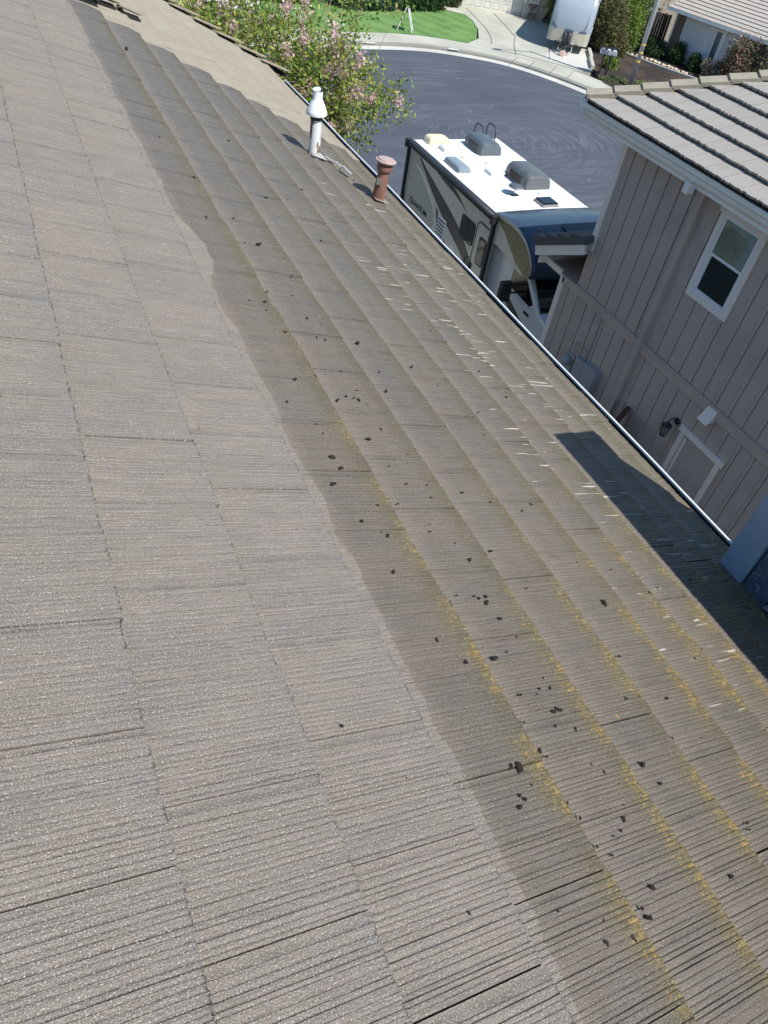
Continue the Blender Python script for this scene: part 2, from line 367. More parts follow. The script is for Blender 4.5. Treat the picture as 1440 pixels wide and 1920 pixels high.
def own_tile_mat():
    t = NT('weathered_concrete_tile'); A = t.attr('uvd').outputs['Vector']; T = t.attr('tile').outputs['Vector']; G = t.attr('grv').outputs['Fac']
    u, v, d = t.sep(A); rv, vc, rv2 = t.sep(T)
    P2 = t.comb(u, v, 0)
    ribn = t.noise(t.comb(t.math('MULTIPLY', u, 3.0), t.math('MULTIPLY', v, 60.0), 0), 1.0, 3, 0.65)
    gran = t.noise(P2, 260, 2, 0.8); gran2 = t.noise(P2, 120, 3, 0.8); gran3 = t.noise(t.comb(t.math('MULTIPLY', u, 60.0), t.math('MULTIPLY', v, 150.0), 0), 1.0, 3, .8)
    patch = t.noise(t.comb(t.math('MULTIPLY', u, 2.2), t.math('MULTIPLY', v, 7.0), t.math('MULTIPLY', rv, 3)), 1.0, 4, 0.6)
    big = t.noise(P2, 0.9, 3); mid = t.noise(P2, 6, 4, .6)
    far = t.ramp(v, 2.0, 7.5, 0, 1)
    clean = t.mix(rv, (0.232, 0.199, 0.163), (0.212, 0.185, 0.155))
    clean = t.mix(t.ramp(patch, .46, .70, 0, .5), clean, (0.150, 0.143, 0.136))
    clean = t.mix(t.ramp(mid, .45, .7, 0, .35), clean, (0.27, 0.238, 0.205))
    clean = t.mix(t.math('MULTIPLY', t.ramp(d, .14, .0, 0, .7), t.ramp(mid, .35, .6)), clean, (0.195, 0.180, 0.162))
    dirty = t.mix(rv, (0.148, 0.122, 0.096), (0.126, 0.109, 0.092))
    dirty = t.mix(t.ramp(patch, .45, .68, 0, .6), dirty, (0.098, 0.095, 0.090))
    dirty = t.mix(t.math('MULTIPLY', t.ramp(big, .42, .6, 0, .6), t.ramp(v, 4, 1)), dirty, (0.165, 0.138, 0.115))
    dirty = t.mix(t.math('MULTIPLY', far, .6), dirty, (0.104, 0.103, 0.103))
    dirty = t.mix(t.math('MULTIPLY', t.ramp(u, 2.8, 3.9), t.ramp(mid, .3, .7, .15, .6)), dirty, (0.165, 0.142, 0.085))
    dry = t.mix(rv, (0.315, 0.280, 0.218), (0.34, 0.305, 0.245))
    dry = t.mix(t.ramp(patch, .45, .75, 0, .6), dry, (0.27, 0.255, 0.21))
    wob = t.noise(t.comb(0.0, v, 0.0), 2.6, 2)
    edge = t.math('ADD', 1.385, t.math('MULTIPLY', t.math('SUBTRACT', wob, .5), 0.11))
    bulge = t.math('MULTIPLY', t.math('SUBTRACT', 1, t.ramp(t.math('ABSOLUTE', t.math('SUBTRACT', v, 3.85)), 0.05, 0.40)), 0.075)
    edge = t.math('ADD', t.math('ADD', edge, bulge), t.math('MULTIPLY', t.math('SUBTRACT', ribn, .5), .03))
    dm = t.ramp(t.math('SUBTRACT', u, edge), -0.0015, 0.003)
    c = t.mix(dm, clean, dirty)
    # grime and painted depth shading in the grooves, broken up along their length
    gb_ = t.noise(t.comb(t.math('MULTIPLY', u, 9.0), t.math('MULTIPLY', v, 40.0), 4), 1.0, 4, .7)
    gm_ = t.math('MULTIPLY', G, t.ramp(gb_, .32, .60, .25, 1))
    c = t.mix(t.ramp(ribn, .50, .70, 0, .5), c, t.mix(dm, (0.150, 0.145, 0.140), (0.080, 0.075, 0.066)))
    c = t.mix(t.ramp(ribn, .22, .40, .5, 0), c, t.mix(dm, (0.33, 0.30, 0.27), (0.195, 0.175, 0.15)))
    c = t.mix(t.math('MULTIPLY', gm_, .85), c, t.mix(dm, (0.055, 0.05, 0.045), (0.028, 0.025, 0.020)))
    # brown film and painted relief shading at the foot of each unwashed course
    cb = t.math('MULTIPLY', t.ramp(d, 0.0, 0.13, 1, 0), t.ramp(mid, .25, .6, .35, 1))
    c = t.mix(t.math('MULTIPLY', t.math('MULTIPLY', cb, dm), .85), c, (0.078, 0.066, 0.034))
    hd = t.math('SUBTRACT', rv2, d); c = t.mix(t.math('MULTIPLY', t.math('MULTIPLY', t.ramp(hd, 0.13, 0.0), dm), .38), c, (0.25, 0.215, 0.175))  # painted highlight: paler strip at each course head, just below the step
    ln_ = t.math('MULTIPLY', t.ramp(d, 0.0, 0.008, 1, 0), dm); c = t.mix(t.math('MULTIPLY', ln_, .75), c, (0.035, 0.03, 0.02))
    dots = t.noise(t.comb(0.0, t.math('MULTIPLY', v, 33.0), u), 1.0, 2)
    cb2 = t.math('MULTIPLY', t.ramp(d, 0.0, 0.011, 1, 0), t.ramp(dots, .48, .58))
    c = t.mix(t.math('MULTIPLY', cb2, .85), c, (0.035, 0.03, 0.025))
    # yellow moss speckle gathered above the course ends
    ms = t.noise(P2, 105, 4, 0.8); mb_ = t.noise(P2, 4.2, 4, .6)
    band = t.math('ADD', t.math('MULTIPLY', t.ramp(d, 0.0, 0.13, 1, 0, 'LINEAR'), .82), t.math('MULTIPLY', t.ramp(v, 3.0, .8), t.ramp(u, 1.6, 3.4, .22, .5)))
    near = t.math('ADD', .30, t.math('ADD', t.ramp(v, 3.4, 0.8, 0, .55), t.math('MULTIPLY', t.ramp(u, 1.95, 1.6), t.math('MULTIPLY', t.ramp(v, 8.0, 6.4, 0, .55), t.ramp(v, 1.0, 3.0, .2, 1)))))
    mk = t.math('MULTIPLY', t.math('MULTIPLY', band, dm), t.math('MULTIPLY', t.ramp(mb_, .32, .55, .2, 1), near))
    thr = t.math('SUBTRACT', .745, t.math('MULTIPLY', mk, .38))
    mm = t.math('MULTIPLY', t.ramp(t.math('SUBTRACT', ms, thr), 0, .06), t.math('MULTIPLY', dm, t.ramp(t.noise(P2, 28, 3, .7), .40, .58, .15, 1)))
    mcol = t.mix(t.ramp(t.noise(P2, 60, 2), .35, .65), (0.11, 0.085, 0.018), (0.37, 0.245, 0.055))
    c = t.mix(t.math('MULTIPLY', mk, .45), c, (0.125, 0.103, 0.045))
    c = t.mix(t.math('MULTIPLY', mm, .85), c, mcol)
    # orange lichen rosettes
    vo = t.voro(P2, 4.6); ro = t.sep(vo.outputs['Color'])
    lm = t.math('LESS_THAN', t.math('ADD', vo.outputs['Distance'], t.math('MULTIPLY', t.noise(P2, 80, 3), .16)), .135)
    lm = t.math('MULTIPLY', t.math('MULTIPLY', t.math('MULTIPLY', lm, dm), t.ramp(v, 4.5, 3.0)), t.math('MULTIPLY', t.math('GREATER_THAN', ro[0], .55), t.ramp(ms, .42, .5)))
    c = t.mix(t.math('MULTIPLY', lm, .8), c, t.mix(ro[1], (0.42, 0.20, 0.045), (0.40, 0.31, 0.10)))
    # white scraped streaks low on the slope
    st = t.noise(t.comb(t.math('MULTIPLY', u, 4.0), t.math('MULTIPLY', v, 58.0), 1.7), 1.0, 1.8, 0.5); sreg = t.noise(P2, 1.1, 2)
    reg = t.math('MULTIPLY', t.ramp(u, 2.2, 2.9), t.ramp(u, 4.0, 3.8))
    reg = t.math('MULTIPLY', reg, t.math('MULTIPLY', t.ramp(v, 7.0, 5.2, .45, 1), t.ramp(sreg, .35, .52, .5, 1)))
    sm = t.ramp(t.math('SUBTRACT', st, t.math('SUBTRACT', .86, t.math('MULTIPLY', reg, .185))), 0, .02)
    sm = t.math('MULTIPLY', t.math('MULTIPLY', sm, t.ramp(reg, 0, .2)), t.ramp(t.noise(P2, 60, 3), .3, .42, .3, 1))
    c = t.mix(t.math('MULTIPLY', sm, .9), c, (0.50, 0.47, 0.41))
    # dry zone
    tooth = t.math('ADD', t.math('SUBTRACT', v, vc), t.math('MULTIPLY', t.ramp(d, .12, 0.0), 0.10))
    dz = t.ramp(t.math('ADD', tooth, t.math('MULTIPLY', t.math('SUBTRACT', t.noise(P2, 9, 2), .5), .05)), -.012, .012)
    dry2 = t.mix(t.ramp(ribn, .45, .75, 0, .5), dry, (0.24, 0.22, 0.175))
    dry2 = t.mix(t.math('MULTIPLY', G, .35), dry2, (0.15, 0.13, 0.10))
    dry2 = t.mix(t.math('MULTIPLY', t.ramp(d, .08, 0), .3), dry2, (0.25, 0.215, 0.14))
    c = t.mix(dz, c, dry2)
    # coarse sand grain: dark pits, pale grains that also paint in sun sparkle
    gk = t.math('SUBTRACT', 1, t.math('MULTIPLY', dz, .6))
    c = t.mix(t.math('MULTIPLY', t.ramp(gran, .42, .33, 0, .75), gk), c, (0.06, 0.053, 0.045))
    c = t.mix(t.math('MULTIPLY', t.ramp(gran3, .58, .70, 0, .35), gk), c, t.mix(dm, (0.46, 0.42, 0.38), (0.33, 0.29, 0.24)))
    c = t.mix(t.math('MULTIPLY', t.ramp(gran, .575, .65, 0, .85), gk), c, t.mix(dm, (0.60, 0.57, 0.53), (0.44, 0.41, 0.36)))
    c = t.mix(t.math('MULTIPLY', t.ramp(t.noise(P2, 70, 2, .9), .70, .74, 0, .9), dm), c, (0.02, 0.017, 0.012))
    wet = t.math('MULTIPLY', t.math('SUBTRACT', 1, dz), t.ramp(patch, .3, .7, .3, 1))
    rough = t.math('SUBTRACT', .85, t.math('MULTIPLY', wet, .35))
    hh = t.math('ADD', t.math('MULTIPLY', gran, .6), t.math('ADD', t.math('MULTIPLY', gran2, 1.0), t.math('MULTIPLY', ribn, .8)))
    return t.set(c, rough, 0, t.bump(hh, 1.0, 0.0055), .5)
M_tile = own_tile_mat()

house = thing('house', (0, 0, 0), 'tile roofed house in the foreground whose weathered grey ribbed roof fills the picture', 'house')
vs, fs, uvd, tr, gv = own_tiles()
me = bpy.data.meshes.new('roof_tiles'); me.from_pydata(vs, [], fs); me.materials.append(M_tile)
a1 = me.attributes.new('uvd', 'FLOAT_VECTOR', 'POINT'); a1.data.foreach_set('vector', np.array(uvd, dtype=np.float32).ravel())
a3 = me.attributes.new('grv', 'FLOAT', 'POINT'); a3.data.foreach_set('value', np.array(gv, dtype=np.float32))
a2 = me.attributes.new('tile', 'FLOAT_VECTOR', 'POINT'); a2.data.foreach_set('vector', np.array(tr, dtype=np.float32).ravel())
bm = bmesh.new(); bm.from_mesh(me)
# trim tiles along the slanting far edge of the slope
e0 = rp(4.05, 9.98); e1 = rp(0, rake_v(0)); ed = (e1-e0).normalized(); pn = ed.cross(ndir).normalized()
if pn.y < 0: pn = -pn
bmesh.ops.bisect_plane(bm, geom=bm.verts[:]+bm.edges[:]+bm.faces[:], plane_co=e0, plane_no=pn, clear_outer=True)
bm.to_mesh(me); bm.free()
rt = bpy.data.objects.new('roof_tiles', me); col.objects.link(rt); rt.parent = house
M_under = simple('roof_felt_and_gap', (0.018, 0.017, 0.016), 0.95)
M_trim_tile = simple('rake_tile', (0.34, 0.29, 0.21), 0.85, var=.15, scale=7, bump=.3, bscale=120, dirt=((0.2,0.19,0.16), 9, .55))
# deck below the tiles
deck = [rp(-2.2,-2.6,-.03), rp(3.84,-2.6,-.03), rp(3.84,10.05,-.03), rp(-2.2,rake_v(-2.2)-.03,-.03)]
mb = MB(); mb.prism(deck, -ndir*0.10); build(mb, 'roof_deck', M_under, house)
# back slope
rx = rp(-2.14,0,0); mb = MB()
bk = Vector((-math.cos(SL),0,-math.sin(SL)))
a = Vector((rx.x,-2.6,rx.z)); b_ = Vector((rx.x,rake_v(-2.14),rx.z))
mb.prism([a, b_, b_+bk*6.5, a+bk*6.5], Vector((0,0,-.08))); build(mb, 'back_slope', M_trim_tile, house)
mb = MB()
for k in range(52):
    y = -2.6 + k*.33
    mb.obox((rx.x, y, rx.z+.035), (0.10,0,-.02), (0,.18,0.006), (0,0,.02)); 
build(mb, 'ridge_tiles', M_trim_tile, house, bevel=.006)
mb = MB(); L = (e1-e0).length; k = 0; s = -0.02
upn = ndir
while s < L:
    ln = 0.40; c = e0 + ed*(s+ln*.5) + upn*0.052 + pn*0.015
    tl = 0.020
    mb.obox(c, ed*ln*.53 - upn*tl*1.2, pn*0.065, upn*0.009)
    s += 0.372
build(mb, 'rake_tiles', M_trim_tile, house, bevel=.004)
# batten strip under trim tiles, near-black to paint in the shaded void
mb = MB(); mb.obox(e0+ed*L*.5+upn*.012+pn*.035, ed*L*.5, pn*.03, upn*.022); build(mb, 'rake_board', M_under, house)
# lifted and slipped tiles on the far left of the slope
for (u, v, ang, lf, ln, wd) in ((1.53,9.24,-.10,.075,.36,.30),(1.80,9.50,.02,.07,.26,.30),(2.06,9.46,-.05,.05,.24,.24),(1.86,10.05,.05,.05,.24,.26)):
    mb = MB(); mv = MB(); c = rp(u, v+.16, lf*.55+.03); du = sdir*math.cos(ang) + Vector((0,1,0))*math.sin(ang); dv = ndir.cross(du).normalized()
    mb.obox(c, du*ln*.5, (dv*wd*.5 + ndir*(-lf*.45)) if dv.y > 0 else (dv*wd*.5 + ndir*(lf*.45)), ndir*.008)
    c2 = rp(u, v+.05, .012); mv.obox(c2, du*ln*.44, Vector((0,1,0))*.03, ndir*.016)  # dark block standing in for the shaded gap under the lifted tile
    build(mb, 'slipped_tile', M_trim_tile, house, bevel=.003); build(mv, 'tile_gap_shade', M_under, house)
# eave gutter (white lip, dark trough) as an extruded profile
M_gut = simple('white_gutter_paint', (0.84,0.86,0.86), 0.45, var=.06, scale=20, dirt=((0.35,0.36,0.35), 14, .62))
M_gut_in = simple('gutter_inside', (0.02,0.032,0.035), 0.8)
prof = [(3.125,6.30),(3.13,6.20),(3.16,6.185),(3.25,6.185),(3.283,6.25),(3.286,6.345),(3.280,6.352),(3.272,6.347)]
inn = [(3.270,6.335),(3.270,6.25),(3.24,6.20),(3.16,6.20),(3.14,6.22),(3.14,6.30)]
mb = MB(); ys = [-2.6 + i*0.41 for i in range(31)]; ys[-1] = 9.72; P = prof + inn; n = len(P)
ring = [[(x, y, z + .003*math.sin(y*3.1)) for x, z in P] for y in ys]
vs_ = [p for r in ring for p in r]; fs_ = []; mi_ = []
for i in range(len(ys)-1):
    for k in range(n-1):
        fs_.append((i*n+k, (i+1)*n+k, (i+1)*n+k+1, i*n+k+1))
        mb_i = 0 if k < len(prof) else 1; mi_.append(mb_i)
mb.add(vs_, fs_); mb.mi = mi_
mb.add([(x, ys[-1], z) for x, z in P], [tuple(range(n))])
build(mb, 'gutter', [M_gut, M_gut_in], house, fix=False)
# leaf litter in the gutter + a few pale chips at its lip
M_wall_own = simple('own_wall_paint', (0.30,0.33,0.36), 0.8, var=.08)
mb = MB(); mb.box(-6.5, 2.75, -2.4, 9.3, 0, 6.05); mb.box(-9, 1.2, 9.3, 10.9, 0, 6.3); build(mb, 'wall', M_wall_own, house)
mb = MB(); mb.box(3.085, 3.12, -2.6, 9.75, 6.12, 6.31); build(mb, 'fascia', M_gut, house)

# chimney chase with blue-grey board siding, peeling
def peel_mat(name, c, c2, thr):
    t = NT(name); o = t.obj(); n = t.noise(o, 38, 6, .7); b = t.noise(o, 3, 3)
    m = t.math('MULTIPLY', t.ramp(n, thr, thr+.05), t.ramp(b, .42, .6))
    g = t.noise(t.n('ShaderNodeVectorMath', operation='MULTIPLY').outputs[0], 1) if False else n
    cc = t.mix(m, c, c2); cc = t.mix(t.ramp(t.noise(o, 6, 4), .4, .7, 0, .3), cc, tuple(x*.6 for x in c))
    return t.set(cc, .6, 0, t.bump(m, .5, .004), .4)
M_ch = peel_mat('blue_grey_siding', (0.10,0.13,0.17), (0.30,0.38,0.45), .56)
M_ch_trim = peel_mat('pale_blue_trim', (0.31,0.40,0.48), (0.10,0.14,0.19), .60)
cx = 3.01
mb = MB(); mb.box(cx+.02, 3.36, -2.6, 1.46, 5.2, 7.90)
chim = build(mb, 'chimney_chase', M_ch, house)
mb = MB()
for k in range(12):
    y1 = 1.32 - k*.158; mb.box(cx, cx+.018, y1-.150, y1, 6.44-.0*k, 7.88)
build(mb, 'siding_board', M_ch, chim)
mb = MB(); mb.box(cx-.022, cx+.03, 1.335, 1.485, 6.40, 7.895); mb.box(cx+.032, cx+.12, 1.462, 1.487, 6.3, 7.895)
build(mb, 'corner_board', M_ch_trim, chim, bevel=.004)
mb = MB(); mb.box(cx-.06, 3.42, -2.6, 1.54, 7.90, 7.96); build(mb, 'chimney_cap', M_ch_trim, chim)
M_flash = simple('lead_flashing', (0.20,0.24,0.28), .55, metal=.2, var=.3, scale=25, bump=.6, bscale=30)
mb = MB()
for k in range(16):
    y0 = 1.15 - k*.16; 
    mb.prism([rp(3.64+random.uniform(-.01,.01), y0, .035), rp(3.65, y0-.16, .033), rp(3.71, y0-.16, .05), rp(3.71, y0, .05)], ndir*.006)
build(mb, 'flashing', M_flash, chim)

# ---- vents standing on the roof
def rust_mat(name, a, b, thr, metal=.1):
    t = NT(name); o = t.obj(); s = t.sep(o)
    n = t.noise(t.comb(s[0], s[1], t.math('MULTIPLY', s[2], .35)), 16, 5, .65); n2 = t.noise(o, 60, 4)
    c = t.mix(t.ramp(n, thr, thr+.06), a, b); c = t.mix(t.ramp(n2, .5, .8, 0, .35), c, tuple(x*.5 for x in b))
    return t.set(c, .5, metal, t.bump(n2, .3, .003), .5)
M_white_met = rust_mat('chalky_white_metal', (0.74,0.76,0.75), (0.20,0.115,0.07), .51)
M_white_cap = rust_mat('white_cap_metal', (0.78,0.82,0.83), (0.30,0.24,0.2), .72)
M_rust = rust_mat('rusty_brown_metal', (0.24,0.115,0.085), (0.40,0.30,0.27), .57)
M_rust_top = rust_mat('faded_pink_metal', (0.46,0.34,0.32), (0.34,0.16,0.11), .6)
bse = rp(2.054*HP, 4.235*HP); vt = thing('vent_pipe', bse, 'tall chalky white vent pipe with cone cap and rust streaks on the roof', 'vent')
def lz(mb, prof, dz, n=32): mb.lathe(prof, bse + Vector((0,0,dz)), n)
mb = MB(); lz(mb, [(0.0,-.05),(.050,-.05),(.052,.10),(.050,.385),(.0505,.40)], 0); smooth_by(build(mb, 'pipe', M_white_met, vt))
mb = MB(); lz(mb, [(.054,.33),(.054,.385),(.045,.385)], 0); build(mb, 'collar', simple('scorched_collar',(0.05,0.03,0.022),.8), vt)
mb = MB(); lz(mb, [(.060,.372),(.090,.370),(.093,.388),(.088,.405),(.066,.455),(.050,.482),(.043,.492),(.043,.550),(.038,.553),(.038,.50)], 0)
smooth_by(build(mb, 'cone_cap', M_white_cap, vt))
mb = MB(); mb.lathe([(.0,.0),(.034,.0),(.036,.004),(.036,.009),(.0,.012)], bse+Vector((-.012,0,.566)), 24, axis=(-.25,-.1,1)); build(mb, 'top_disc', M_white_cap, vt)
mb = MB()
q0 = [rp(2.054*HP+.02+a, 4.235*HP+b, .035) for a,b in ((-.075,-.08),(.075,-.08),(.075,.08),(-.075,.08))]; mb.prism(q0, ndir*.004)
mb.lathe([(.075,0.0),(.060,.05),(.0535,.075)], bse+Vector((0,0,-.015)), 24)
build(mb, 'flashing', simple('weathered_lead',(0.34,0.34,0.33),.7,var=.25,scale=20), vt)
# bent metal strip below
ms = MB(); pts = [(3.30,6.60),(3.37,6.52),(3.41,6.42),(3.45,6.30)]
for i in range(3):
    (u0,v0),(u1,v1) = pts[i],pts[i+1]; wd = .03
    ms.prism([rp(u0-wd*.6,v0-wd*.4,.045+.01*i),rp(u1-wd*.6,v1-wd*.4,.05),rp(u1+wd*.6,v1+wd*.3,.05),rp(u0+wd*.6,v0+wd*.3,.045+.01*i)], ndir*.004)
build(ms, 'loose_strip', simple('strip_metal',(0.30,0.31,0.32),.6,var=.2,scale=20), vt)
bse = rp(2.298*HP, 3.792*HP - .01); vb = thing('vent_pipe', bse, 'short rusty brown vent pipe with a flat pinkish cap, nearer the gutter', 'vent')
tiltB = Vector((.10,.02,1)).normalized()
mb = MB(); mb.lathe([(.0,-.06),(.056,-.06),(.056,.04),(.060,.05),(.052,.20),(.049,.27)], bse, 32, axis=tiltB); smooth_by(build(mb, 'pipe', M_rust, vb))
mb = MB(); mb.lathe([(.049,.255),(.066,.275),(.070,.285),(.068,.315),(.060,.318),(.070,.330),(.074,.336),(.074,.35),(.06,.35)], bse, 32, axis=tiltB); smooth_by(build(mb, 'hood', M_rust, vb))
mb = MB(); mb.lathe([(.0,.345),(.088,.345),(.092,.35),(.092,.358),(.082,.362),(.072,.362),(.070,.372),(.0,.378)], bse, 32, axis=tiltB); smooth_by(build(mb, 'cap', M_rust_top, vb))
mb = MB(); mb.obox(bse+Vector((-.030,-.045,.20)), (.018,-.012,0), (.003,.004,0), (0,0,.028)); build(mb, 'foil_patch', simple('foil',(0.6,0.6,0.6),.3,metal=.8), vb)
mb = MB(); mb.prism([rp(2.298*HP+a, 3.782*HP+b, .035) for a,b in ((-.07,-.075),(.07,-.075),(.07,.085),(-.07,.085))], ndir*.004); build(mb, 'flashing', simple('dull_lead',(0.25,0.2,0.17),.8), vb)

# ---- moss clumps and droppings lying on the tiles
M_moss = simple('dead_moss', (0.034, 0.026, 0.018), 0.95, var=.5, scale=60, bump=.8, bscale=200)
protos = []
def clump_mesh(sd):
    rnd = random.Random(sd); bm = bmesh.new(); bmesh.ops.create_icosphere(bm, subdivisions=3, radius=1)
    kx, ky = rnd.uniform(.8,1.7), rnd.uniform(.6,1.0)
    for v in bm.verts:
        n_ = noise.noise(v.co*1.5 + Vector((sd*3.1,0,0))); n2_ = noise.noise(v.co*4.5 + Vector((0,sd*2.1,0))); v.co *= 1 + .55*n_ + .35*n2_; v.co.x *= kx; v.co.y *= ky; v.co.z = v.co.z*.62
    me = bpy.data.meshes.new('moss_clump'); bm.to_mesh(me); bm.free(); me.materials.append(M_moss); me.polygons.foreach_set('use_smooth', [True]*len(me.polygons)); return me
CM = [clump_mesh(i) for i in range(7)]
CL = [(482,463,9),(531,630,11),(493,573,9),(496,588,9),(532,491,7),(543,525,6),(586,711,12),(549,718,9),(668,648,10),(631,755,6),(608,785,7),(603,818,7),(620,863,12),(636,884,11),(621,913,10),(664,873,5),(703,953,9),(734,1078,10),(876,1056,13),(839,1134,7),(829,1158,7),(815,1206,8),(868,1249,15),(924,1239,11),(978,1405-46,6),(966,1379,9),(1006,1413,10),(952,1443,10),(968,1447,16),(979,1504,10),(970,1518,9),(1050,1512,6),(1082,1538,8),(1040,1335,9),(1128,1136,12),(1215,1118,7),(1297,1241,9),(1245,1314,6),(1200,1438,11),(1364,1648,11),(1210,1725,10),(1177,1763,14),(1122,1730,7),(1041,1713,5),(1256,1868,9),(757,1464,5),(362,338,8),(497,375,6),(427,268,5),(385,413,6),(298,262,5),(275,372,4),(236,95,7),(462,527,5),(449,487,5),(670,755,7),(759,912,5),(785,1100,4),(1003,1306,4),(902,1312,6),(846,1205,5),(843,1140,6),(804,626,5),(808,566,4),(896,700,4),(864,928,5),(976,962,5),(875,883,5),(1059,1290,7),(1037,1366,5),(926,595,4),(1095,520,3),(1068,640,4),(590,800,5),(712,1003,5),(746,990,4),(1332,1745,5),(1328,1512,4),(1228,1640,4),(1142,1608,5),(1170,1480,4),(1310,1388,4),(1400,1560,5),(1130,1430,4)]
Rinv = RW
def pix_roof(x, y):
    r = Rinv @ Vector(((x-720)/1369.8, (y-960)/1369.8, 1.0)); t = -HP/(r.dot(ndir)); return t, r
rc = random.Random(11)
spots = []
for (x, y, s) in CL:
    t, r = pix_roof(x, y); P = Vector((0,0,9.1)) + r*t
    spots.append((P, s*.5*r.length*t/1369.8*.78))
for k in range(165):
    u = rc.choice((rc.uniform(1.42, 3.6), rc.choice(B[10:14]) - abs(rc.gauss(0,.05)), 1.95 - abs(rc.gauss(0,.12)))); v = abs(rc.gauss(1.8, 2.2)) + .1
    if v > 7: continue
    spots.append((rp(u, v), rc.uniform(.0025, .0075)))
for k in range(18): spots.append((rp(rc.uniform(.2, 1.3), rc.uniform(.3, 4)), rc.uniform(.002, .004)))
for i, (P, s) in enumerate(spots):
    o = bpy.data.objects.new('moss_clump', CM[i % 7]); col.objects.link(o)
    bcourse = 0.5
    o.location = P + ndir*(0.013 + s*.45); o.scale = (s, s, s); o.rotation_euler = (0, SL, rc.uniform(0, 6.28))
    tag(o, 'small dark dried moss clump lying loose on the weathered grey roof tiles', 'moss clump', 'moss clumps scattered on the roof')

# ================================================================== NEIGHBOUR HOUSE (taupe board and batten)
M_taupe = simple('taupe_paint', (0.49, 0.425, 0.38), 0.8, var=.07, scale=2.5, bump=.15, bscale=60, dirt=((0.43,0.375,0.345), 1.3, .52))
M_trim = simple('pale_trim_paint', (0.84, 0.79, 0.74), 0.6, var=.05, scale=5)
M_fascia = simple('grey_white_fascia', (0.83, 0.84, 0.82), 0.6, var=.08, scale=3)
M_glass = NT('window_glass'); M_glass = M_glass.set((0.02,0.028,0.028), 0.04, 0, None, 1.0)
M_dark = simple('dark_plastic', (0.015,0.016,0.018), .45)
nh = thing('neighbour_house', (12.4, 2.5, 0), 'two storey taupe board and batten house with grey tile roof on the right', 'house')
WX = 8.8
mb = MB(); mb.box(WX+.035, 18.5, -9, 9.46, 0, 5.86); mb.box(WX+.035, 18.5, 9.46, 9.90, 0, 3.20)
wall = build(mb, 'wall', M_taupe, nh)
mb = MB(); mbo = MB()
def board_run(y_top, pitch, z0, z1, ymax):
    y = y_top; prev = ymax
    while y > -8.8:
        mbo.box(WX, WX+.034, y+.031, prev, z0, z1)
        segs = [(z0+.003, z1-.003)]
        if z0 > 3 and 6.26 < y < 7.22: segs = [(z0+.003, 4.335)]; mbo.box(WX+.001, WX+.034, y-.031, y+.031, 4.3352, z1)
        if z0 < 3 and 5.14 < y < 6.14: segs = [(2.645, z1-.003)]; mbo.box(WX+.001, WX+.034, y-.031, y+.031, z0, 2.6448)
        if abs(y - 7.55) > .10:
            for q0, q1 in segs: mb.box(WX-.018, WX+.033, y-.021, y+.021, q0, q1)
        else: mbo.box(WX, WX+.034, y-.031, y+.031, z0, z1)
        prev = y-.031 if abs(y-7.55) > .10 else y-.0311; y -= pitch
board_run(9.211, .283, 3.25, 5.86, 9.46); board_run(9.66, .285, .2, 3.07, 9.90)
build(mbo, 'siding_board', M_taupe, nh); build(mb, 'batten', M_taupe, nh, bevel=.003)
mb = MB(); mb.box(WX-.030, WX+.034, -9, 9.86, 3.072, 3.215); mb.box(WX-.045, WX+.034, -9, 9.46, 3.215, 3.249); build(mb, 'belly_band', M_taupe, nh, bevel=.004)
mb = MB(); mb.box(WX-.095, WX-.0, 7.51, 7.61, .2, 5.85); build(mb, 'joint_board', M_taupe, nh, bevel=.004)
mb = MB(); mb.box(WX-.03, WX+.1, 9.375, 9.49, 3.9, 5.86); build(mb, 'corner_board', M_trim, nh, bevel=.004)
mb = MB(); mb.box(WX-.03, WX+.1, 9.81, 9.93, 0.1, 3.19); build(mb, 'corner_board', M_trim, nh, bevel=.004)
# roof: one slope towards us, ending in a hip line at its far end
NS = 0.33; nn_ = Vector((-NS,0,1)).normalized(); ns_ = Vector((1,0,NS)).normalized()
E0 = Vector((8.20, 0, 6.10))
def np_(s, y, h=0.0): return E0 + ns_*s + Vector((0,y,0)) + nn_*h
def hip_y(s): return 9.95 - .60*s
M_ntile = None
def ntile_mat(name, c1, c2):
    t = NT(name); A = t.attr('uvd').outputs['Vector']; u, v, d = t.sep(A); rv = t.attr('tile').outputs['Fac']
    rib = t.noise(t.comb(t.math('MULTIPLY', u, 3), t.math('MULTIPLY', v, 42), 0), 1, 3)
    pt = t.noise(t.comb(u, v, 0), 2.2, 5, .65); g = t.noise(t.comb(u, v, 0), 150, 3)
    seam = t.math('LESS_THAN', t.math('FRACT', t.math('ADD', t.math('DIVIDE', v, .33), t.math('MULTIPLY', rv, 7.3))), .035)
    c = t.mix(rv, c1, c2); c = t.mix(t.ramp(rib, .5, .75, 0, .4), c, tuple(x*.6 for x in c1))
    c = t.mix(t.ramp(pt, .5, .7, 0, .4), c, tuple(x*.72 for x in c2)); c = t.mix(t.math('MULTIPLY', seam, .55), c, tuple(x*.3 for x in c1))
    c = t.mix(t.ramp(g, .4, .7, .25, 0), c, tuple(x*.5 for x in c1))
    return t.set(c, .85, 0, t.bump(t.math('ADD', rib, g), .6, .006), .4)
M_ntile = ntile_mat('grey_roof_tile', (0.33,0.315,0.29), (0.37,0.35,0.32))
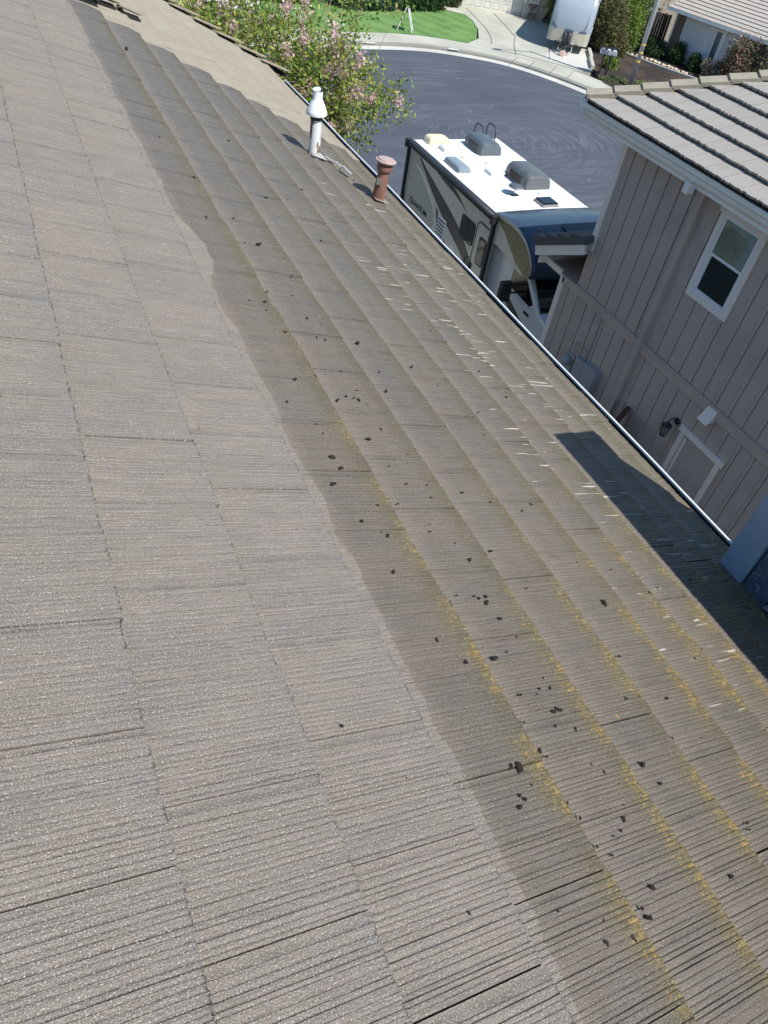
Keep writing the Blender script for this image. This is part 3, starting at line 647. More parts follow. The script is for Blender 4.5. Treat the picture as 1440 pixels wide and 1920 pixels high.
def tile_slope(name, mat, parent, P, lens, ymax, ymin, expo=.372, thick=.07, tooth=.035, seed=1):
    rnd = random.Random(seed); vs = []; fs = []; A = []; T = []
    for i in range(lens):
        s0 = i*expo - .05; s1 = (i+1)*expo + .03; y = ymin; ym = ymax(i*expo); pts = []
        while y < ym:
            j = rnd.uniform(-.010, .010); pts.append((y, j)); y += tooth; pts.append((min(y, ym), j))
        o = len(vs); n = len(pts); rv = rnd.random()
        for (yy, j) in pts:
            for (s, h) in ((s0+j, thick*.55), (s0+j, thick), (s1, .004)):
                vs.append(tuple(P(s, yy, h))); A.append((s, yy, s - s0)); T.append(rv)
        for k in range(n-1):
            a = o+k*3; b = a+3; fs += [(a, b, b+1, a+1), (a+1, b+1, b+2, a+2)]
    me = bpy.data.meshes.new(name); me.from_pydata(vs, [], fs); me.materials.append(mat)
    q = me.attributes.new('uvd','FLOAT_VECTOR','POINT'); q.data.foreach_set('vector', np.array(A, dtype=np.float32).ravel())
    q = me.attributes.new('tile','FLOAT','POINT'); q.data.foreach_set('value', np.array(T, dtype=np.float32))
    me.transform(Matrix.Translation(-base(parent)))
    bm = bmesh.new(); bm.from_mesh(me); bmesh.ops.recalc_face_normals(bm, faces=bm.faces); bm.to_mesh(me); bm.free()
    o = bpy.data.objects.new(name, me); col.objects.link(o); o.parent = parent; return o
tile_slope('roof_tiles', M_ntile, nh, np_, 15, hip_y, -9.5)
mb = MB(); mb.prism([np_(0,-9.5,-.01), np_(5.6,-9.5,-.01), np_(5.6,hip_y(5.6),-.01), np_(0,9.93,-.01)], nn_*-.10); build(mb, 'roof_deck', M_under, nh)
# far hip face and the back slope
top = np_(5.6, hip_y(5.6)); mb = MB()
mb.add([np_(0,9.95,.0), np_(5.6,hip_y(5.6),.0), Vector((18.9, top.y, top.z)), Vector((18.9,9.95,6.10))], [(0,1,2,3)])
mb.add([np_(5.6,-9.5,0), Vector((18.9,-9.5,6.1)), Vector((18.9,top.y,6.1)), top], [(0,1,2,3)])
build(mb, 'hip_face', M_ntile, nh)
# hip cap tiles
M_cap = simple('hip_cap_tile', (0.30,0.275,0.215), .85, var=.15, scale=6, bump=.3, bscale=90)
hd = (np_(5.6,hip_y(5.6)) - np_(0,9.95)).normalized(); hs = hd.cross(nn_).normalized()
mb = MB(); s = -.02
while s < 6.6:
    c = np_(0,9.95,.075) + hd*(s+.22)
    mb.obox(c - hs*.0, hd*.222 + nn_*-.016, hs*.10, nn_*.035)
    s += .405
build(mb, 'hip_cap', M_cap, nh, bevel=.006)
mb = MB(); mb.obox(np_(0,9.95,.02)+hd*3.1+hs*.0, hd*3.1, hs*.075, nn_*.03); build(mb, 'hip_board', M_under, nh)
# fascia gutter (ogee like), white lip
mb = MB()
gp = [(8.33,5.855),(8.30,5.86),(8.265,5.90),(8.25,5.96),(8.205,5.99),(8.20,6.055),(8.215,6.058),(8.222,6.045),(8.235,6.0),(8.33,6.0)]
ys2 = [-9.5, 10.12]
vs_ = [(x, y, z) for y in ys2 for x, z in gp]; n = len(gp)
mb.add(vs_, [(k, n+k, n+k+1, k+1) for k in range(n-1)] + [tuple(range(n, 2*n))]); build(mb, 'gutter', M_fascia, nh)
mb = MB(); mb.box(8.335, 8.37, -9.5, 10.08, 5.80, 6.06); mb.box(8.22, 18.9, 10.02, 10.06, 5.86, 6.06); build(mb, 'fascia', M_fascia, nh)
mb = MB(); mb.box(8.372, WX-.001, -9.5, 9.46, 5.862, 5.88); mb.box(8.372, 18.9, 9.462, 10.018, 5.862, 5.88); build(mb, 'soffit', M_taupe, nh)
mb = MB(); mb.box(8.22, 8.34, 7.40, 7.50, 5.72, 5.853); build(mb, 'gutter_outlet', M_fascia, nh, bevel=.006)
for y in (9.3, 8.1, 6.9):
    pass
mb = MB()
for y in (8.45, 6.95, 5.4): mb.box(8.198, 8.33, y-.012, y+.012, 6.052, 6.062)
build(mb, 'gutter_strap', M_gut, nh)
# window (single hung)
wy0, wy1, wz0, wz1 = 6.31, 7.17, 4.34, 5.65
mb = MB(); tw = .085
mb.box(WX-.035, WX, wy0, wy1, wz0, wz0+tw); mb.box(WX-.035, WX, wy0, wy0+tw, wz0+tw, wz1-tw); mb.box(WX-.035, WX, wy1-tw, wy1, wz0+tw, wz1-tw); mb.box(WX-.045, WX, wy0-.03, wy1+.03, wz1-tw, wz1+.02)
win = build(mb, 'window', M_trim, nh, bevel=.004)
M_vinyl = simple('white_vinyl', (0.80,0.82,0.84), .35, var=.02)
a0, a1, b0, b1 = wy0+tw, wy1-tw, wz0+tw, wz1-tw; mid = (b0+b1)/2+.02; f = .045
mb = MB()
mb.box(WX-.025, WX+.01, a0, a0+f, b0, b1); mb.box(WX-.025, WX+.01, a1-f, a1, b0, b1); mb.box(WX-.025, WX+.01, a0+f, a1-f, b0, b0+f); mb.box(WX-.025, WX+.01, a0+f, a1-f, b1-f, b1); mb.box(WX-.018, WX+.01, a0+f, a1-f, mid-.02, mid+.02)
mb.box(WX-.012, WX+.01, a0+f, a0+f+.02, b0+f, mid-.02); mb.box(WX-.012, WX+.01, a1-f-.02, a1-f, b0+f, mid-.02); mb.box(WX-.012, WX+.01, a0+f+.02, a1-f-.02, b0+f, b0+f+.02)
build(mb, 'sash', M_vinyl, win, bevel=.003)
def pane_mat():
    t = NT('upper_pane'); o = t.obj(); s = t.sep(o)
    return t.set((0.05,0.06,0.05), .03, 0, None, 1.0)
M_clear = NT('clear_glass')
gl = M_clear.n('ShaderNodeBsdfGlossy'); gl.inputs['Roughness'].default_value = .01; tp = M_clear.n('ShaderNodeBsdfTransparent'); tp.inputs[0].default_value = (.82,.88,.86,1)
fr = M_clear.n('ShaderNodeFresnel'); fr.inputs[0].default_value = 1.5; ms_ = M_clear.n('ShaderNodeMixShader')
M_clear.l(M_clear.math('ADD', M_clear.math('MULTIPLY', fr.outputs[0], 1.6), .10, clamp=True), ms_.inputs[0]); M_clear.l(tp.outputs[0], ms_.inputs[1]); M_clear.l(gl.outputs[0], ms_.inputs[2]); M_clear.l(ms_.outputs[0], M_clear.out.inputs[0]); M_clear = M_clear.m
mb = MB(); mb.quad((WX-.012,a0+f,mid+.02),(WX-.012,a1-f,mid+.02),(WX-.012,a1-f,b1-f),(WX-.012,a0+f,b1-f)); build(mb, 'upper_pane', M_clear, win)
mb = MB(); mb.box(WX-.004, WX-.0005, a0+f+.02, a1-f-.02, b0+f+.02, mid-.02); build(mb, 'lower_pane', M_glass, win)
# room seen behind the upper pane: recess with pale curtain
M_room = simple('room_cream', (0.45,0.43,0.33), .9); M_curt = simple('curtain_white', (0.85,0.87,0.84), .9)
mb = MB(); mb.quad((WX-.0015,a0+f,mid+.02),(WX-.0015,a1-f,mid+.02),(WX-.0015,a1-f,b1-f),(WX-.0015,a0+f,b1-f)); build(mb, 'shade', simple('window_shade', (0.74,0.72,0.58), .7, var=.35, scale=3.5), win)
mb = MB(); mb.prism([(WX-.006,a0+f+.005,mid+.025),(WX-.006,a0+f+.16,mid+.025),(WX-.006,a0+f+.10,b1-f-.12),(WX-.006,a1-f-.1,b1-f-.05),(WX-.006,a1-f-.05,b1-f-.005),(WX-.006,a0+f+.005,b1-f-.005)], (.003,0,0)); build(mb, 'curtain', M_curt, win)
# trimmed niche by the side yard
mb = MB(); mb.box(WX-.035, WX, 5.19, 5.28, .1, 2.54); mb.box(WX-.035, WX, 6.00, 6.09, .1, 2.54); mb.box(WX-.045, WX, 5.15, 6.13, 2.54, 2.64)
nd = build(mb, 'door', M_trim, nh, bevel=.004)
mb = MB(); mb.box(WX-.012, WX-.001, 5.28, 6.0, .1, 2.54); build(mb, 'door_panel', M_taupe, nd)
mb = MB(); mb.box(WX-.03, WX-.013, 5.93, 5.97, .12, 2.5); build(mb, 'door_stop', M_trim, nd)
# vent hood
mb = MB(); mb.prism([(WX-.001,5.66,3.04),(WX-.001,5.88,3.04),(WX-.001,5.88,3.24),(WX-.001,5.66,3.24)], (-.02,0,0))
mb.prism([(WX-.02,5.67,3.22),(WX-.02,5.67,3.02),(WX-.15,5.67,2.98)], (0,.2,0)); build(mb, 'vent_hood', M_trim, nh, bevel=.004)
# lantern
lant = thing('wall_lantern', (WX-.02, 6.24, 2.60), 'black carriage lantern on a curved bracket beside the trimmed side door of the taupe house', 'lantern')
mb = MB(); mb.lathe([(0,0),(.055,0),(.06,.02),(.03,.04),(.0,.045)], (WX-.003,6.24,2.61), 20, axis=(-1,0,0)); build(mb, 'back_plate', M_dark, lant, smooth=True)
mb = MB(); mb.tube([(WX-.04,6.24,2.62),(WX-.09,6.25,2.67),(WX-.15,6.26,2.66),(WX-.17,6.265,2.60)], .010, 8); build(mb, 'bracket', M_dark, lant, smooth=True)
mb = MB(); cxl = (WX-.17, 6.265, 0)
mb.lathe([(0,2.615),(.02,2.60),(.03,2.585),(.085,2.54),(.085,2.53),(0,2.53)], cxl, 8); mb.lathe([(0,2.33),(.04,2.33),(.05,2.345),(.05,2.36),(0,2.36)], cxl, 8)
for k in range(8):
    a = k*math.pi/4; c_, s_ = math.cos(a), math.sin(a); mb.tube([(cxl[0]+.045*c_, cxl[1]+.045*s_, 2.35),(cxl[0]+.075*c_, cxl[1]+.075*s_, 2.54)], .005, 5)
build(mb, 'cage', M_dark, lant)
mb = MB(); mb.lathe([(.040,2.36),(.068,2.53)], cxl, 8); build(mb, 'glass', simple('frosted_glass',(0.22,0.27,0.33),.2), lant)
# electricity meter, panel boxes and conduit
M_box = simple('grey_box_paint', (0.34,0.36,0.38), .6, var=.06)
mp = thing('meter_panel', (WX-.05, 8.5, 1.9), 'grey electric meter and panel boxes with conduit on the shaded taupe wall', 'meter')
mb = MB(); mb.box(WX-.12, WX-.001, 8.44, 8.74, 1.35, 2.20); build(mb, 'meter_box', M_box, mp, bevel=.01)
mb = MB(); mb.box(WX-.17, WX-.001, 8.10, 8.42, 1.30, 2.26); build(mb, 'panel_box', M_box, mp, bevel=.012)
mb = MB(); mb.lathe([(0,0),(.085,0),(.085,.05),(.078,.10),(.06,.13),(.0,.14)], (WX-.05,8.97,1.97), 24, axis=(-1,0,0)); o_ = build(mb, 'meter_dial', M_box, mp, smooth=True)
mb = MB(); mb.box(WX-.05, WX-.001, 8.85, 9.09, 1.70, 2.10); build(mb, 'meter_base', M_box, mp, bevel=.008)
mb = MB(); mb.tube([(WX-.03,8.9,2.02),(WX-.03,8.95,2.36),(WX-.03,8.62,2.38),(WX-.03,8.60,2.2)], .012, 6); mb.tube([(WX-.03,8.58,2.2),(WX-.03,8.58,3.06)], .014, 6); build(mb, 'conduit', M_box, mp)
# low roof return at the house front
M_tile_dark = simple('dark_tile_edge', (0.10,0.10,0.105), .85, var=.2, scale=20)
mb = MB(); Xr = 8.55
p0 = Vector((Xr,10.55,3.27)); p1 = Vector((Xr,9.30,3.885)); pd = (p1-p0); pz = Vector((0,.42,.9)).normalized()
mb.prism([p0, p1, p1+pz*.17, p0+pz*.17], (.035,0,0)); build(mb, 'rake_board', M_trim, nh, bevel=.003)
mb = MB()
for k in range(4):
    a = p0 + pd*(k/4) + pz*.18 + Vector((-.03,0,0)); b = p0 + pd*((k+1)/4) + pz*.18 + Vector((-.03,0,0))
    mb.prism([a, b, b+pz*.12, a+pz*.19], (9.6 if k < 3 else .26,0,0))
build(mb, 'lower_roof_tiles', [M_tile_dark], nh)
pe = p0 + pd*.84; mb = MB(); mb.prism([p0+Vector((.04,0,-.0)), pe+Vector((.04,0,0)), pe+pz*.15+Vector((.04,0,0)), p0+pz*.15+Vector((.04,0,0))], (9.5,0,0)); build(mb, 'lower_roof_deck', M_trim, nh)
mb = MB(); mb.box(WX+.001, 18.5, 9.905, 10.46, 3.17, 3.185); build(mb, 'lower_soffit', M_taupe, nh)
mb = MB(); mb.box(8.62, 18.5, 10.47, 10.50, 3.15, 3.30); mb.box(8.76, 8.80, 9.935, 10.465, 3.16, 3.27); build(mb, 'lower_fascia', M_trim, nh)

# side yard timber gate and small shrub
M_redwood = simple('weathered_redwood', (0.10,0.045,0.028), .85, var=.35, scale=8)
gt = thing('side_gate', (7.2, 7.0, 0), 'open reddish brown timber gate leaning out by the taupe side wall', 'gate')
ga = Vector((8.75, 7.25, 0)); gb = Vector((7.55, 6.55, 0)); gd = (gb-ga).normalized(); gn = Vector((-gd.y, gd.x, 0)); GL = (gb-ga).length
mb = MB()
for k in range(9):
    c = ga + gd*(GL*(k+.5)/9) + Vector((0,0,1.12)); mb.obox(c, gd*(GL/18-.006), gn*.011, Vector((0,0,.98)))
build(mb, 'gate_boards', M_redwood, gt)
mb = MB(); mb.obox(ga+gd*GL*.5+gn*.03+Vector((0,0,2.13)), gd*GL*.5, gn*.04, Vector((0,0,.035))); build(mb, 'gate_rail', M_redwood, gt); mb = MB(); mb.obox(ga+gd*GL*.5+gn*.035+Vector((0,0,1.1)), gd*GL*.62, gn*.018, Vector((0,0,.05))); build(mb, 'gate_rail', M_redwood, gt)

# ================================================================== MOTORHOME
M_rvroof = simple('white_roof_membrane', (0.74,0.75,0.74), .6, var=.07, scale=2, dirt=((0.56,0.56,0.53), 4.0, .55))
M_gel = simple('beige_gelcoat', (0.66,0.60,0.52), .25, var=.03, scale=2)
M_gel_w = simple('white_gelcoat', (0.74,0.75,0.76), .22, var=.03, scale=2)
M_panel = simple('grey_green_panel', (0.44,0.42,0.35), .3, var=.04, scale=2)
M_olive = simple('olive_brown_decal', (0.22,0.18,0.085), .35, var=.25, scale=4)
M_sw = simple('dark_brown_decal', (0.085,0.07,0.06), .35, var=.1)
M_cap_shade = simple('shade_blue_gelcoat', (0.035,0.06,0.10), .18, var=.1, scale=1.5)  # shade and sky reflection on the front cap, put into its colour
M_black = simple('black_awning', (0.017,0.02,0.026), .5, var=.15)
M_cabglass = NT('dark_glass'); M_cabglass = M_cabglass.set((0.008,0.009,0.012), .05, 0, None, .8)
M_chrome = simple('bare_metal', (0.6,0.6,0.6), .25, metal=.9)
RX0, RX1, RY0, RY1, RZ0, RZ1 = 9.25, 11.70, 13.10, 17.35, 0.55, 2.90
rv = thing('motorhome', (10.48, 14.2, 0.12), 'beige and white motorhome with black awning, brown swooshes and QUANTUM lettering, parked between the houses', 'motorhome')
mb = MB(); mb.box(RX0, RX1, RY0, RY1, RZ0, RZ1-.03); body = build(mb, 'body', M_gel, rv, bevel=.03)
mb = MB(); mb.box(RX0+.02, RX1-.02, RY0-.02, RY1-.02, RZ1-.03, RZ1+.012); roofp = build(mb, 'roof', M_rvroof, rv, bevel=.01)
mb = MB(); mb.box(RX1-.05, RX1+.03, RY0, RY1, RZ1-.06, RZ1+.02); build(mb, 'roof_rail', M_gel_w, rv, bevel=.01)
# over-cab cap: lofted side profile
capP = [(13.10,2.93),(12.75,3.00),(12.4,3.03),(12.05,3.0),(11.75,2.90),(11.5,2.74),(11.34,2.55),(11.29,2.38),(11.36,2.26),(11.62,2.20),(11.95,2.22),(12.3,2.30),(12.7,2.34),(13.10,2.30)]
def cap_ring(x, k):  # k: shrink from the sides towards the middle
    cy = 13.1; return [(x, cy-(cy-y)*k, 2.5+(z-2.5)*(.5+.5*k)) for y, z in capP]
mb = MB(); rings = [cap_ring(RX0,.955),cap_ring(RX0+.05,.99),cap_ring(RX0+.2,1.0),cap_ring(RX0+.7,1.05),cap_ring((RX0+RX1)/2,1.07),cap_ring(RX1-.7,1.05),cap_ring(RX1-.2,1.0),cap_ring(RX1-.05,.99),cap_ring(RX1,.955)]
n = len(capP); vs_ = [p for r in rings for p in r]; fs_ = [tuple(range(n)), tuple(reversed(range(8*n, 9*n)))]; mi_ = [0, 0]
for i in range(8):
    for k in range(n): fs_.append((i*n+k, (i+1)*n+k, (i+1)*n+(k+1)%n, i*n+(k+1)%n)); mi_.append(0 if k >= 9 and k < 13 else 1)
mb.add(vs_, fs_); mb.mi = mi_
capo = build(mb, 'cab_over', [M_gel, M_cap_shade], rv); smooth_by(capo, 60)
mb = MB(); mb.prism([(RX0-.004, y, z) for y, z in [(13.05,2.86),(12.78,2.90),(12.4,2.93),(12.05,2.90),(11.78,2.82),(11.58,2.68),(11.44,2.52),(11.40,2.36),(11.46,2.28),(11.63,2.255),(11.95,2.33),(12.25,2.50),(12.6,2.70),(12.9,2.82)]], (.003,0,0)); build(mb, 'cap_decal', M_olive, capo)
text_mesh('lettering', 'THOR', .11, Matrix.Translation((RX0-.007, 11.90, 2.33)) @ Matrix(((0,0,-1,0),(-1,0,0,0),(0,1,0,0),(0,0,0,1))), simple('gold_letter',(0.62,0.58,0.35),.4), capo)
# dark bubble window on the cap front, follows the nose
mb = MB()
def nose(x, t):  # t 0..1 along profile index 4..7
    idx = 2.6 + t*3.6; i = int(idx); f_ = idx - i; u_ = abs(x-(RX0+RX1)/2)/((RX1-RX0)/2); k = 1.07 - .07*u_**2
    a_, b_ = capP[i], capP[i+1]; y = a_[0]*(1-f_)+b_[0]*f_; z = a_[1]*(1-f_)+b_[1]*f_
    return (x, 13.1-(13.1-y)*k - .035, 2.5+(z-2.5)*(.5+.5*k) + .035)
xs = [9.95+.1*i for i in range(15)]
vs_ = [nose(x, t/5) for t in range(6) for x in (xs if t else xs)]
mb.add(vs_, [(t*15+i, t*15+i+1, (t+1)*15+i+1, (t+1)*15+i) for t in range(5) for i in range(14) if not (t+i < 3 or (t < 1 and i > 12))]); build(mb, 'cap_window', M_cabglass, capo, smooth=True)
mb = MB(); mb.lathe([(0,0),(.035,0),(.03,.03),(0,.04)], nose(9.62,.12), 12, axis=(0,-.5,.8)); mb.lathe([(0,0),(.035,0),(.03,.03),(0,.04)], nose(9.62,.75), 12, axis=(0,-.9,.4)); build(mb, 'marker_lamp', simple('amber_lamp',(0.25,0.12,0.05),.3), capo)
# cab
cabS = [(13.1,2.28),(11.95,2.28),(11.60,2.20),(10.95,1.66),(10.25,1.50),(10.08,1.36),(10.03,1.1),(10.03,.62),(10.28,.5),(13.1,.5)]
mb = MB(); mb.prism([(RX0+.17, y, z) for y, z in cabS], (RX1-RX0-.34,0,0)); cab = build(mb, 'cab', M_gel_w, rv, bevel=.05)
mb = MB(); mb.prism([(RX0+.163, y, z) for y, z in [(12.16,1.70),(12.18,2.14),(11.74,2.16),(11.58,2.08),(11.22,1.75),(11.32,1.66)]], (.004,0,0)); build(mb, 'side_window', M_cabglass, cab)
ws0 = Vector((RX0+.3, 11.58, 2.19)); ws1 = Vector((RX0+.22, 10.97, 1.69)); wn = Vector((0,-.63,.77))*.012
mb = MB(); mb.prism([ws0+wn, ws1+wn, Vector((RX1-.22,10.97,1.69))+wn, Vector((RX1-.3,11.58,2.19))+wn], wn*.3); build(mb, 'windscreen', M_cabglass, cab)
mb = MB(); mb.prism([(RX0+.163,y,z) for y,z in [(12.5,1.62),(11.6,1.28),(10.9,.98),(10.9,.86),(11.6,1.12),(12.5,1.40)]], (.004,0,0)); build(mb, 'cab_stripe', M_sw, cab)
mb = MB(); mb.box(RX0+.160, RX0+.168, 11.24, 11.46, 1.44, 1.50); build(mb, 'door_badge', M_dark, cab)
mb = MB(); mb.box(RX0+.155, RX0+.168, 12.3, 12.42, 1.48, 1.52); build(mb, 'door_handle', M_dark, cab)
for sx in (RX0+.17, RX1-.17):
    sg = -1 if sx < 10 else 1
    mb = MB(); mb.box(sx+sg*.02, sx+sg*.40, 11.78, 11.82, 1.72, 1.76); mb.box(sx+sg*.02, sx+sg*.40, 11.78, 11.82, 1.90, 1.93); mb.box(sx+sg*.26, sx+sg*.52, 11.72, 11.86, 1.58, 2.02); build(mb, 'mirror', M_black, cab, bevel=.02)
for sx in (RX0+.18, RX1-.42):
    for yy in (11.05, 15.6):
        mb = MB(); mb.lathe([(0,0),(.20,0),(.37,.01),(.39,.04),(.39,.20),(.37,.23),(.20,.24),(0,.24)], (sx, yy, .51), 28, axis=(1,0,0)); wh = build(mb, 'wheel', simple('tyre',(0.02,0.02,0.02),.8), rv, smooth=False)
        mb = MB(); mb.lathe([(.2,-.004),(.22,.0),(.15,.05),(.06,.06),(.05,.02),(0,.02)], (sx, yy, .51), 20, axis=(1,0,0)); build(mb, 'rim', M_chrome, wh)
mb = MB(); mb.box(RX0+.3, RX1-.3, 9.98, 10.07, .55, .85); build(mb, 'bumper', M_chrome, rv, bevel=.03)
# awning: roller tube under the roof edge and two arms
mb = MB(); mb.tube([(RX0-.075, RY1+.04, RZ1-.06),(RX0-.075, RY0-.10, RZ1-.06)], .075, 16); aw = build(mb, 'awning_roller', M_black, rv, smooth=True)
mb = MB(); mb.box(RX0-.17, RX0, RY1+.02, RY1+.10, RZ1-.18, RZ1+.03); mb.box(RX0-.17, RX0, RY0-.17, RY0-.08, RZ1-.18, RZ1+.03); build(mb, 'awning_end_cap', M_black, aw, bevel=.02)
for y in (RY1+.0, RY0-.15):
    mb = MB(); mb.box(RX0-.085, RX0-.004, y, y+.085, .75, RZ1-.12); build(mb, 'awning_arm', M_black, aw, bevel=.008)
# side decals in the plane of the coach side
def decal(name, pts, m, par=body, k=0):
    mb = MB(); mb.prism([(RX0-.004-k*.003, y, z) for y, z in smooth_closed(pts)], (.0035,0,0)); return build(mb, name, m, par)
def smooth_closed(pts, n=4):
    out = []; N = len(pts)
    for i in range(N):
        p0, p1, p2, p3 = pts[i-1], pts[i], pts[(i+1)%N], pts[(i+2)%N]
        for k in range(n):
            t = k/n; out.append(tuple(0.5*((2*p1[j]) + (-p0[j]+p2[j])*t + (2*p0[j]-5*p1[j]+4*p2[j]-p3[j])*t*t + (-p0[j]+3*p1[j]-3*p2[j]+p3[j])*t**3) for j in (0,1)))
    return out
decal('grey_panel', [(17.32,2.74),(17.0,2.66),(16.5,2.42),(16.0,2.1),(15.68,1.78),(15.62,1.5),(15.8,1.35),(16.4,1.2),(17.32,1.1),(17.33,1.8)], M_panel)
decal('pale_stripe', [(17.02,2.46),(16.6,2.42),(16.1,2.22),(15.72,1.95),(15.52,1.62),(15.6,1.58),(15.75,1.85),(16.15,2.10),(16.6,2.32)], simple('pale_decal',(0.68,0.68,0.66),.3), k=1)
decal('brown_stripe', [(16.88,2.69),(16.3,2.52),(15.6,2.33),(14.9,2.14),(14.2,1.87),(13.6,1.45),(13.3,1.05),(13.45,1.0),(13.9,1.36),(14.5,1.62),(15.2,1.86),(15.9,2.16),(16.4,2.42)], M_sw, k=1)
decal('brown_stripe', [(15.85,2.70),(15.45,2.73),(15.05,2.70),(14.65,2.60),(14.22,2.42),(14.5,2.50),(14.9,2.57),(15.4,2.62)], M_sw, k=1)
decal('brown_stripe', [(15.6,1.95),(15.2,1.60),(14.7,1.2),(14.3,.8),(14.5,.8),(15.0,1.15),(15.4,1.5)], M_sw, k=1)
decal('pale_stripe', [(13.95,2.72),(13.6,2.6),(13.3,2.32),(13.12,2.0),(13.12,1.7),(13.25,2.0),(13.5,2.35)], simple('pale_decal2',(0.68,0.68,0.66),.3), k=1)
decal('pale_stripe', [(14.6,1.55),(14.2,1.25),(13.9,.85),(14.1,.8),(14.4,1.1)], M_gel_w, k=1)
text_mesh('lettering', 'Q', .225, Matrix.Translation((RX0-.010, 17.03, 1.50)) @ Matrix(((0,0,-1,0),(-1,0,0,0),(0,1,0,0),(0,0,0,1))), M_dark, body, bold=.002)
text_mesh('lettering', 'UANTUM', .175, Matrix.Translation((RX0-.010, 16.87, 1.51)) @ Matrix(((0,0,-1,0),(-1.15,0,0,0),(0,1,0,0),(0,0,0,1))), M_dark, body, bold=.002)
def rwin(name, y0, y1, z0, z1, par=body, sl=True):
    def rr(d, x):
        r_ = .07-d*.4; pts = []
        for (cy, cz, a0_) in ((y1-d-r_, z1-d-r_, 0),(y0+d+r_, z1-d-r_, 90),(y0+d+r_, z0+d+r_, 180),(y1-d-r_, z0+d+r_, 270)):
            for k in range(5): a = R_(a0_ + k*22.5); pts.append((x, cy+r_*math.cos(a), cz+r_*math.sin(a)))
        return pts
    mb = MB(); mb.prism(rr(0, RX0-.022), (.018,0,0)); w_ = build(mb, name, M_dark, par, bevel=.004)
    mb = MB(); mb.prism(rr(.035, RX0-.0255), (.003,0,0)); build(mb, 'pane', M_cabglass, w_)
    if sl: mb = MB(); mb.box(RX0-.03, RX0-.0258, (y0+y1)/2-.012, (y0+y1)/2+.012, z0+.03, z1-.03); build(mb, 'mullion', M_dark, w_)
rwin('window', 13.72, 14.36, 1.84, 2.36)
mb = MB(); mb.box(RX0-.012, RX0-.001, 12.96, 13.66, .75, 2.50); 
dr = build(mb, 'door', M_gel, rv, bevel=.01)
mb = MB(); mb.prism([(RX0-.016,y,z) for y,z in [(13.66,.75),(13.66,2.44),(13.58,2.52),(13.16,2.52),(13.16,2.49),(13.57,2.49),(13.63,2.42),(13.63,.75)]], (.004,0,0)); build(mb, 'door_edge', M_dark, dr)
rwin('door_window', 13.14, 13.46, 1.60, 2.24, dr, False)
mb = MB(); mb.box(RX0-.05, RX0-.012, 13.56, 13.62, 1.38, 1.52); build(mb, 'door_handle', M_dark, dr)
mb = MB(); mb.tube([(RX0-.01,13.74,1.60),(RX0-.09,13.76,1.58),(RX0-.09,13.74,1.05),(RX0-.01,13.72,1.0)], .014, 8); build(mb, 'grab_handle', M_dark, body)
mb = MB(); mb.box(RX0-.008, RX0-.001, 15.0, 15.45, 1.28, 1.86); lv = build(mb, 'fridge_vent', M_gel_w, body)
mb = MB()
for k in range(5): mb.box(RX0-.02, RX0-.0085, 15.06, 15.42, 1.76-.085*k, 1.785-.085*k)
build(mb, 'louvre', M_dark, lv)
# roof fittings
RT = RZ1+.012
mb = MB()
M_seal = simple('sealant',(0.58,0.57,0.53),.7,var=.15,scale=15)
for y in (14.75, 16.15): mb = MB(); mb.box(RX0+.04, RX1-.06, y-.02, y+.02, RT, RT+.004); build(mb, 'roof_seam', M_seal, roofp)
def ac(x0, x1, y0, y1, h, m, name='air_conditioner', along='y'):
    mb = MB(); n = 10; prof = []
    prof = [(0,0),(0.0,.55),(.05,.85),(.15,1.0),(.70,.96),(.86,.82),(.96,.55),(1.0,0)]
    for j,(sx,sh) in enumerate(((0,.90),(.12,1),(.88,1),(1,.90))):
        pass
    rings = []
    for (k, sh) in ((0,.78),(.08,.97),(.2,1.0),(.8,1.0),(.92,.97),(1,.78)):
        y = y0+(y1-y0)*k; rings.append([(x0+(x1-x0)*(a if sh > .9 else .04+.92*a), y, RT+h*b*sh) for a, b in prof])
    m_ = len(prof); vs_ = [p for r in rings for p in r]; fs_ = [tuple(range(m_)), tuple(reversed(range(5*m_, 6*m_)))] + [(i*m_+k, (i+1)*m_+k, (i+1)*m_+k+1, i*m_+k+1) for i in range(5) for k in range(m_-1)]
    mb.add(vs_, fs_); return smooth_by(build(mb, name, m, rv), 40)
M_ac = simple('dark_ac_plastic', (0.105,0.12,0.135), .35, var=.12, scale=5)
M_ac2 = simple('slate_ac_plastic', (0.09,0.115,0.14), .35, var=.12, scale=5)
a1_ = ac(10.62, 11.36, 14.15, 15.1, .34, M_ac)
mb = MB()
for k in range(9): mb.box(10.613, 10.622, 14.37+k*.055, 14.445+k*.055, RT+.05, RT+.21)
build(mb, 'grille', M_dark, a1_)
a2_ = ac(10.55, 11.2, 16.2, 17.05, .30, M_ac2)
mb = MB()
for k in range(7): mb.box(10.543, 10.552, 16.36+k*.07, 16.40+k*.07, RT+.05, RT+.2)
build(mb, 'grille', M_dark, a2_)
d_ = ac(9.42, 9.78, 15.2, 15.95, .13, simple('smoked_dome',(0.22,0.28,0.33),.15), 'skylight_dome')
d_ = ac(9.52, 10.15, 16.95, 17.3, .16, simple('cream_vent_plastic',(0.66,0.62,0.44),.45), 'fridge_vent_cover')
d_ = ac(9.68, 10.15, 16.45, 16.8, .10, M_gel_w, 'fan_vent')
mb = MB(); mb.box(10.2, 10.62, 14.98, 15.32, RT, RT+.07); build(mb, 'fan_vent', M_gel_w, rv, bevel=.02)
mb = MB(); mb.box(10.55, 10.98, 13.22, 13.62, RT, RT+.05); hb = build(mb, 'hatch', simple('hatch_grey',(0.25,0.26,0.28),.5), rv, bevel=.01)
mb = MB(); mb.box(10.57, 10.96, 13.24, 13.60, RT+.05, RT+.085); build(mb, 'hatch_lid', M_cabglass, hb, bevel=.015)
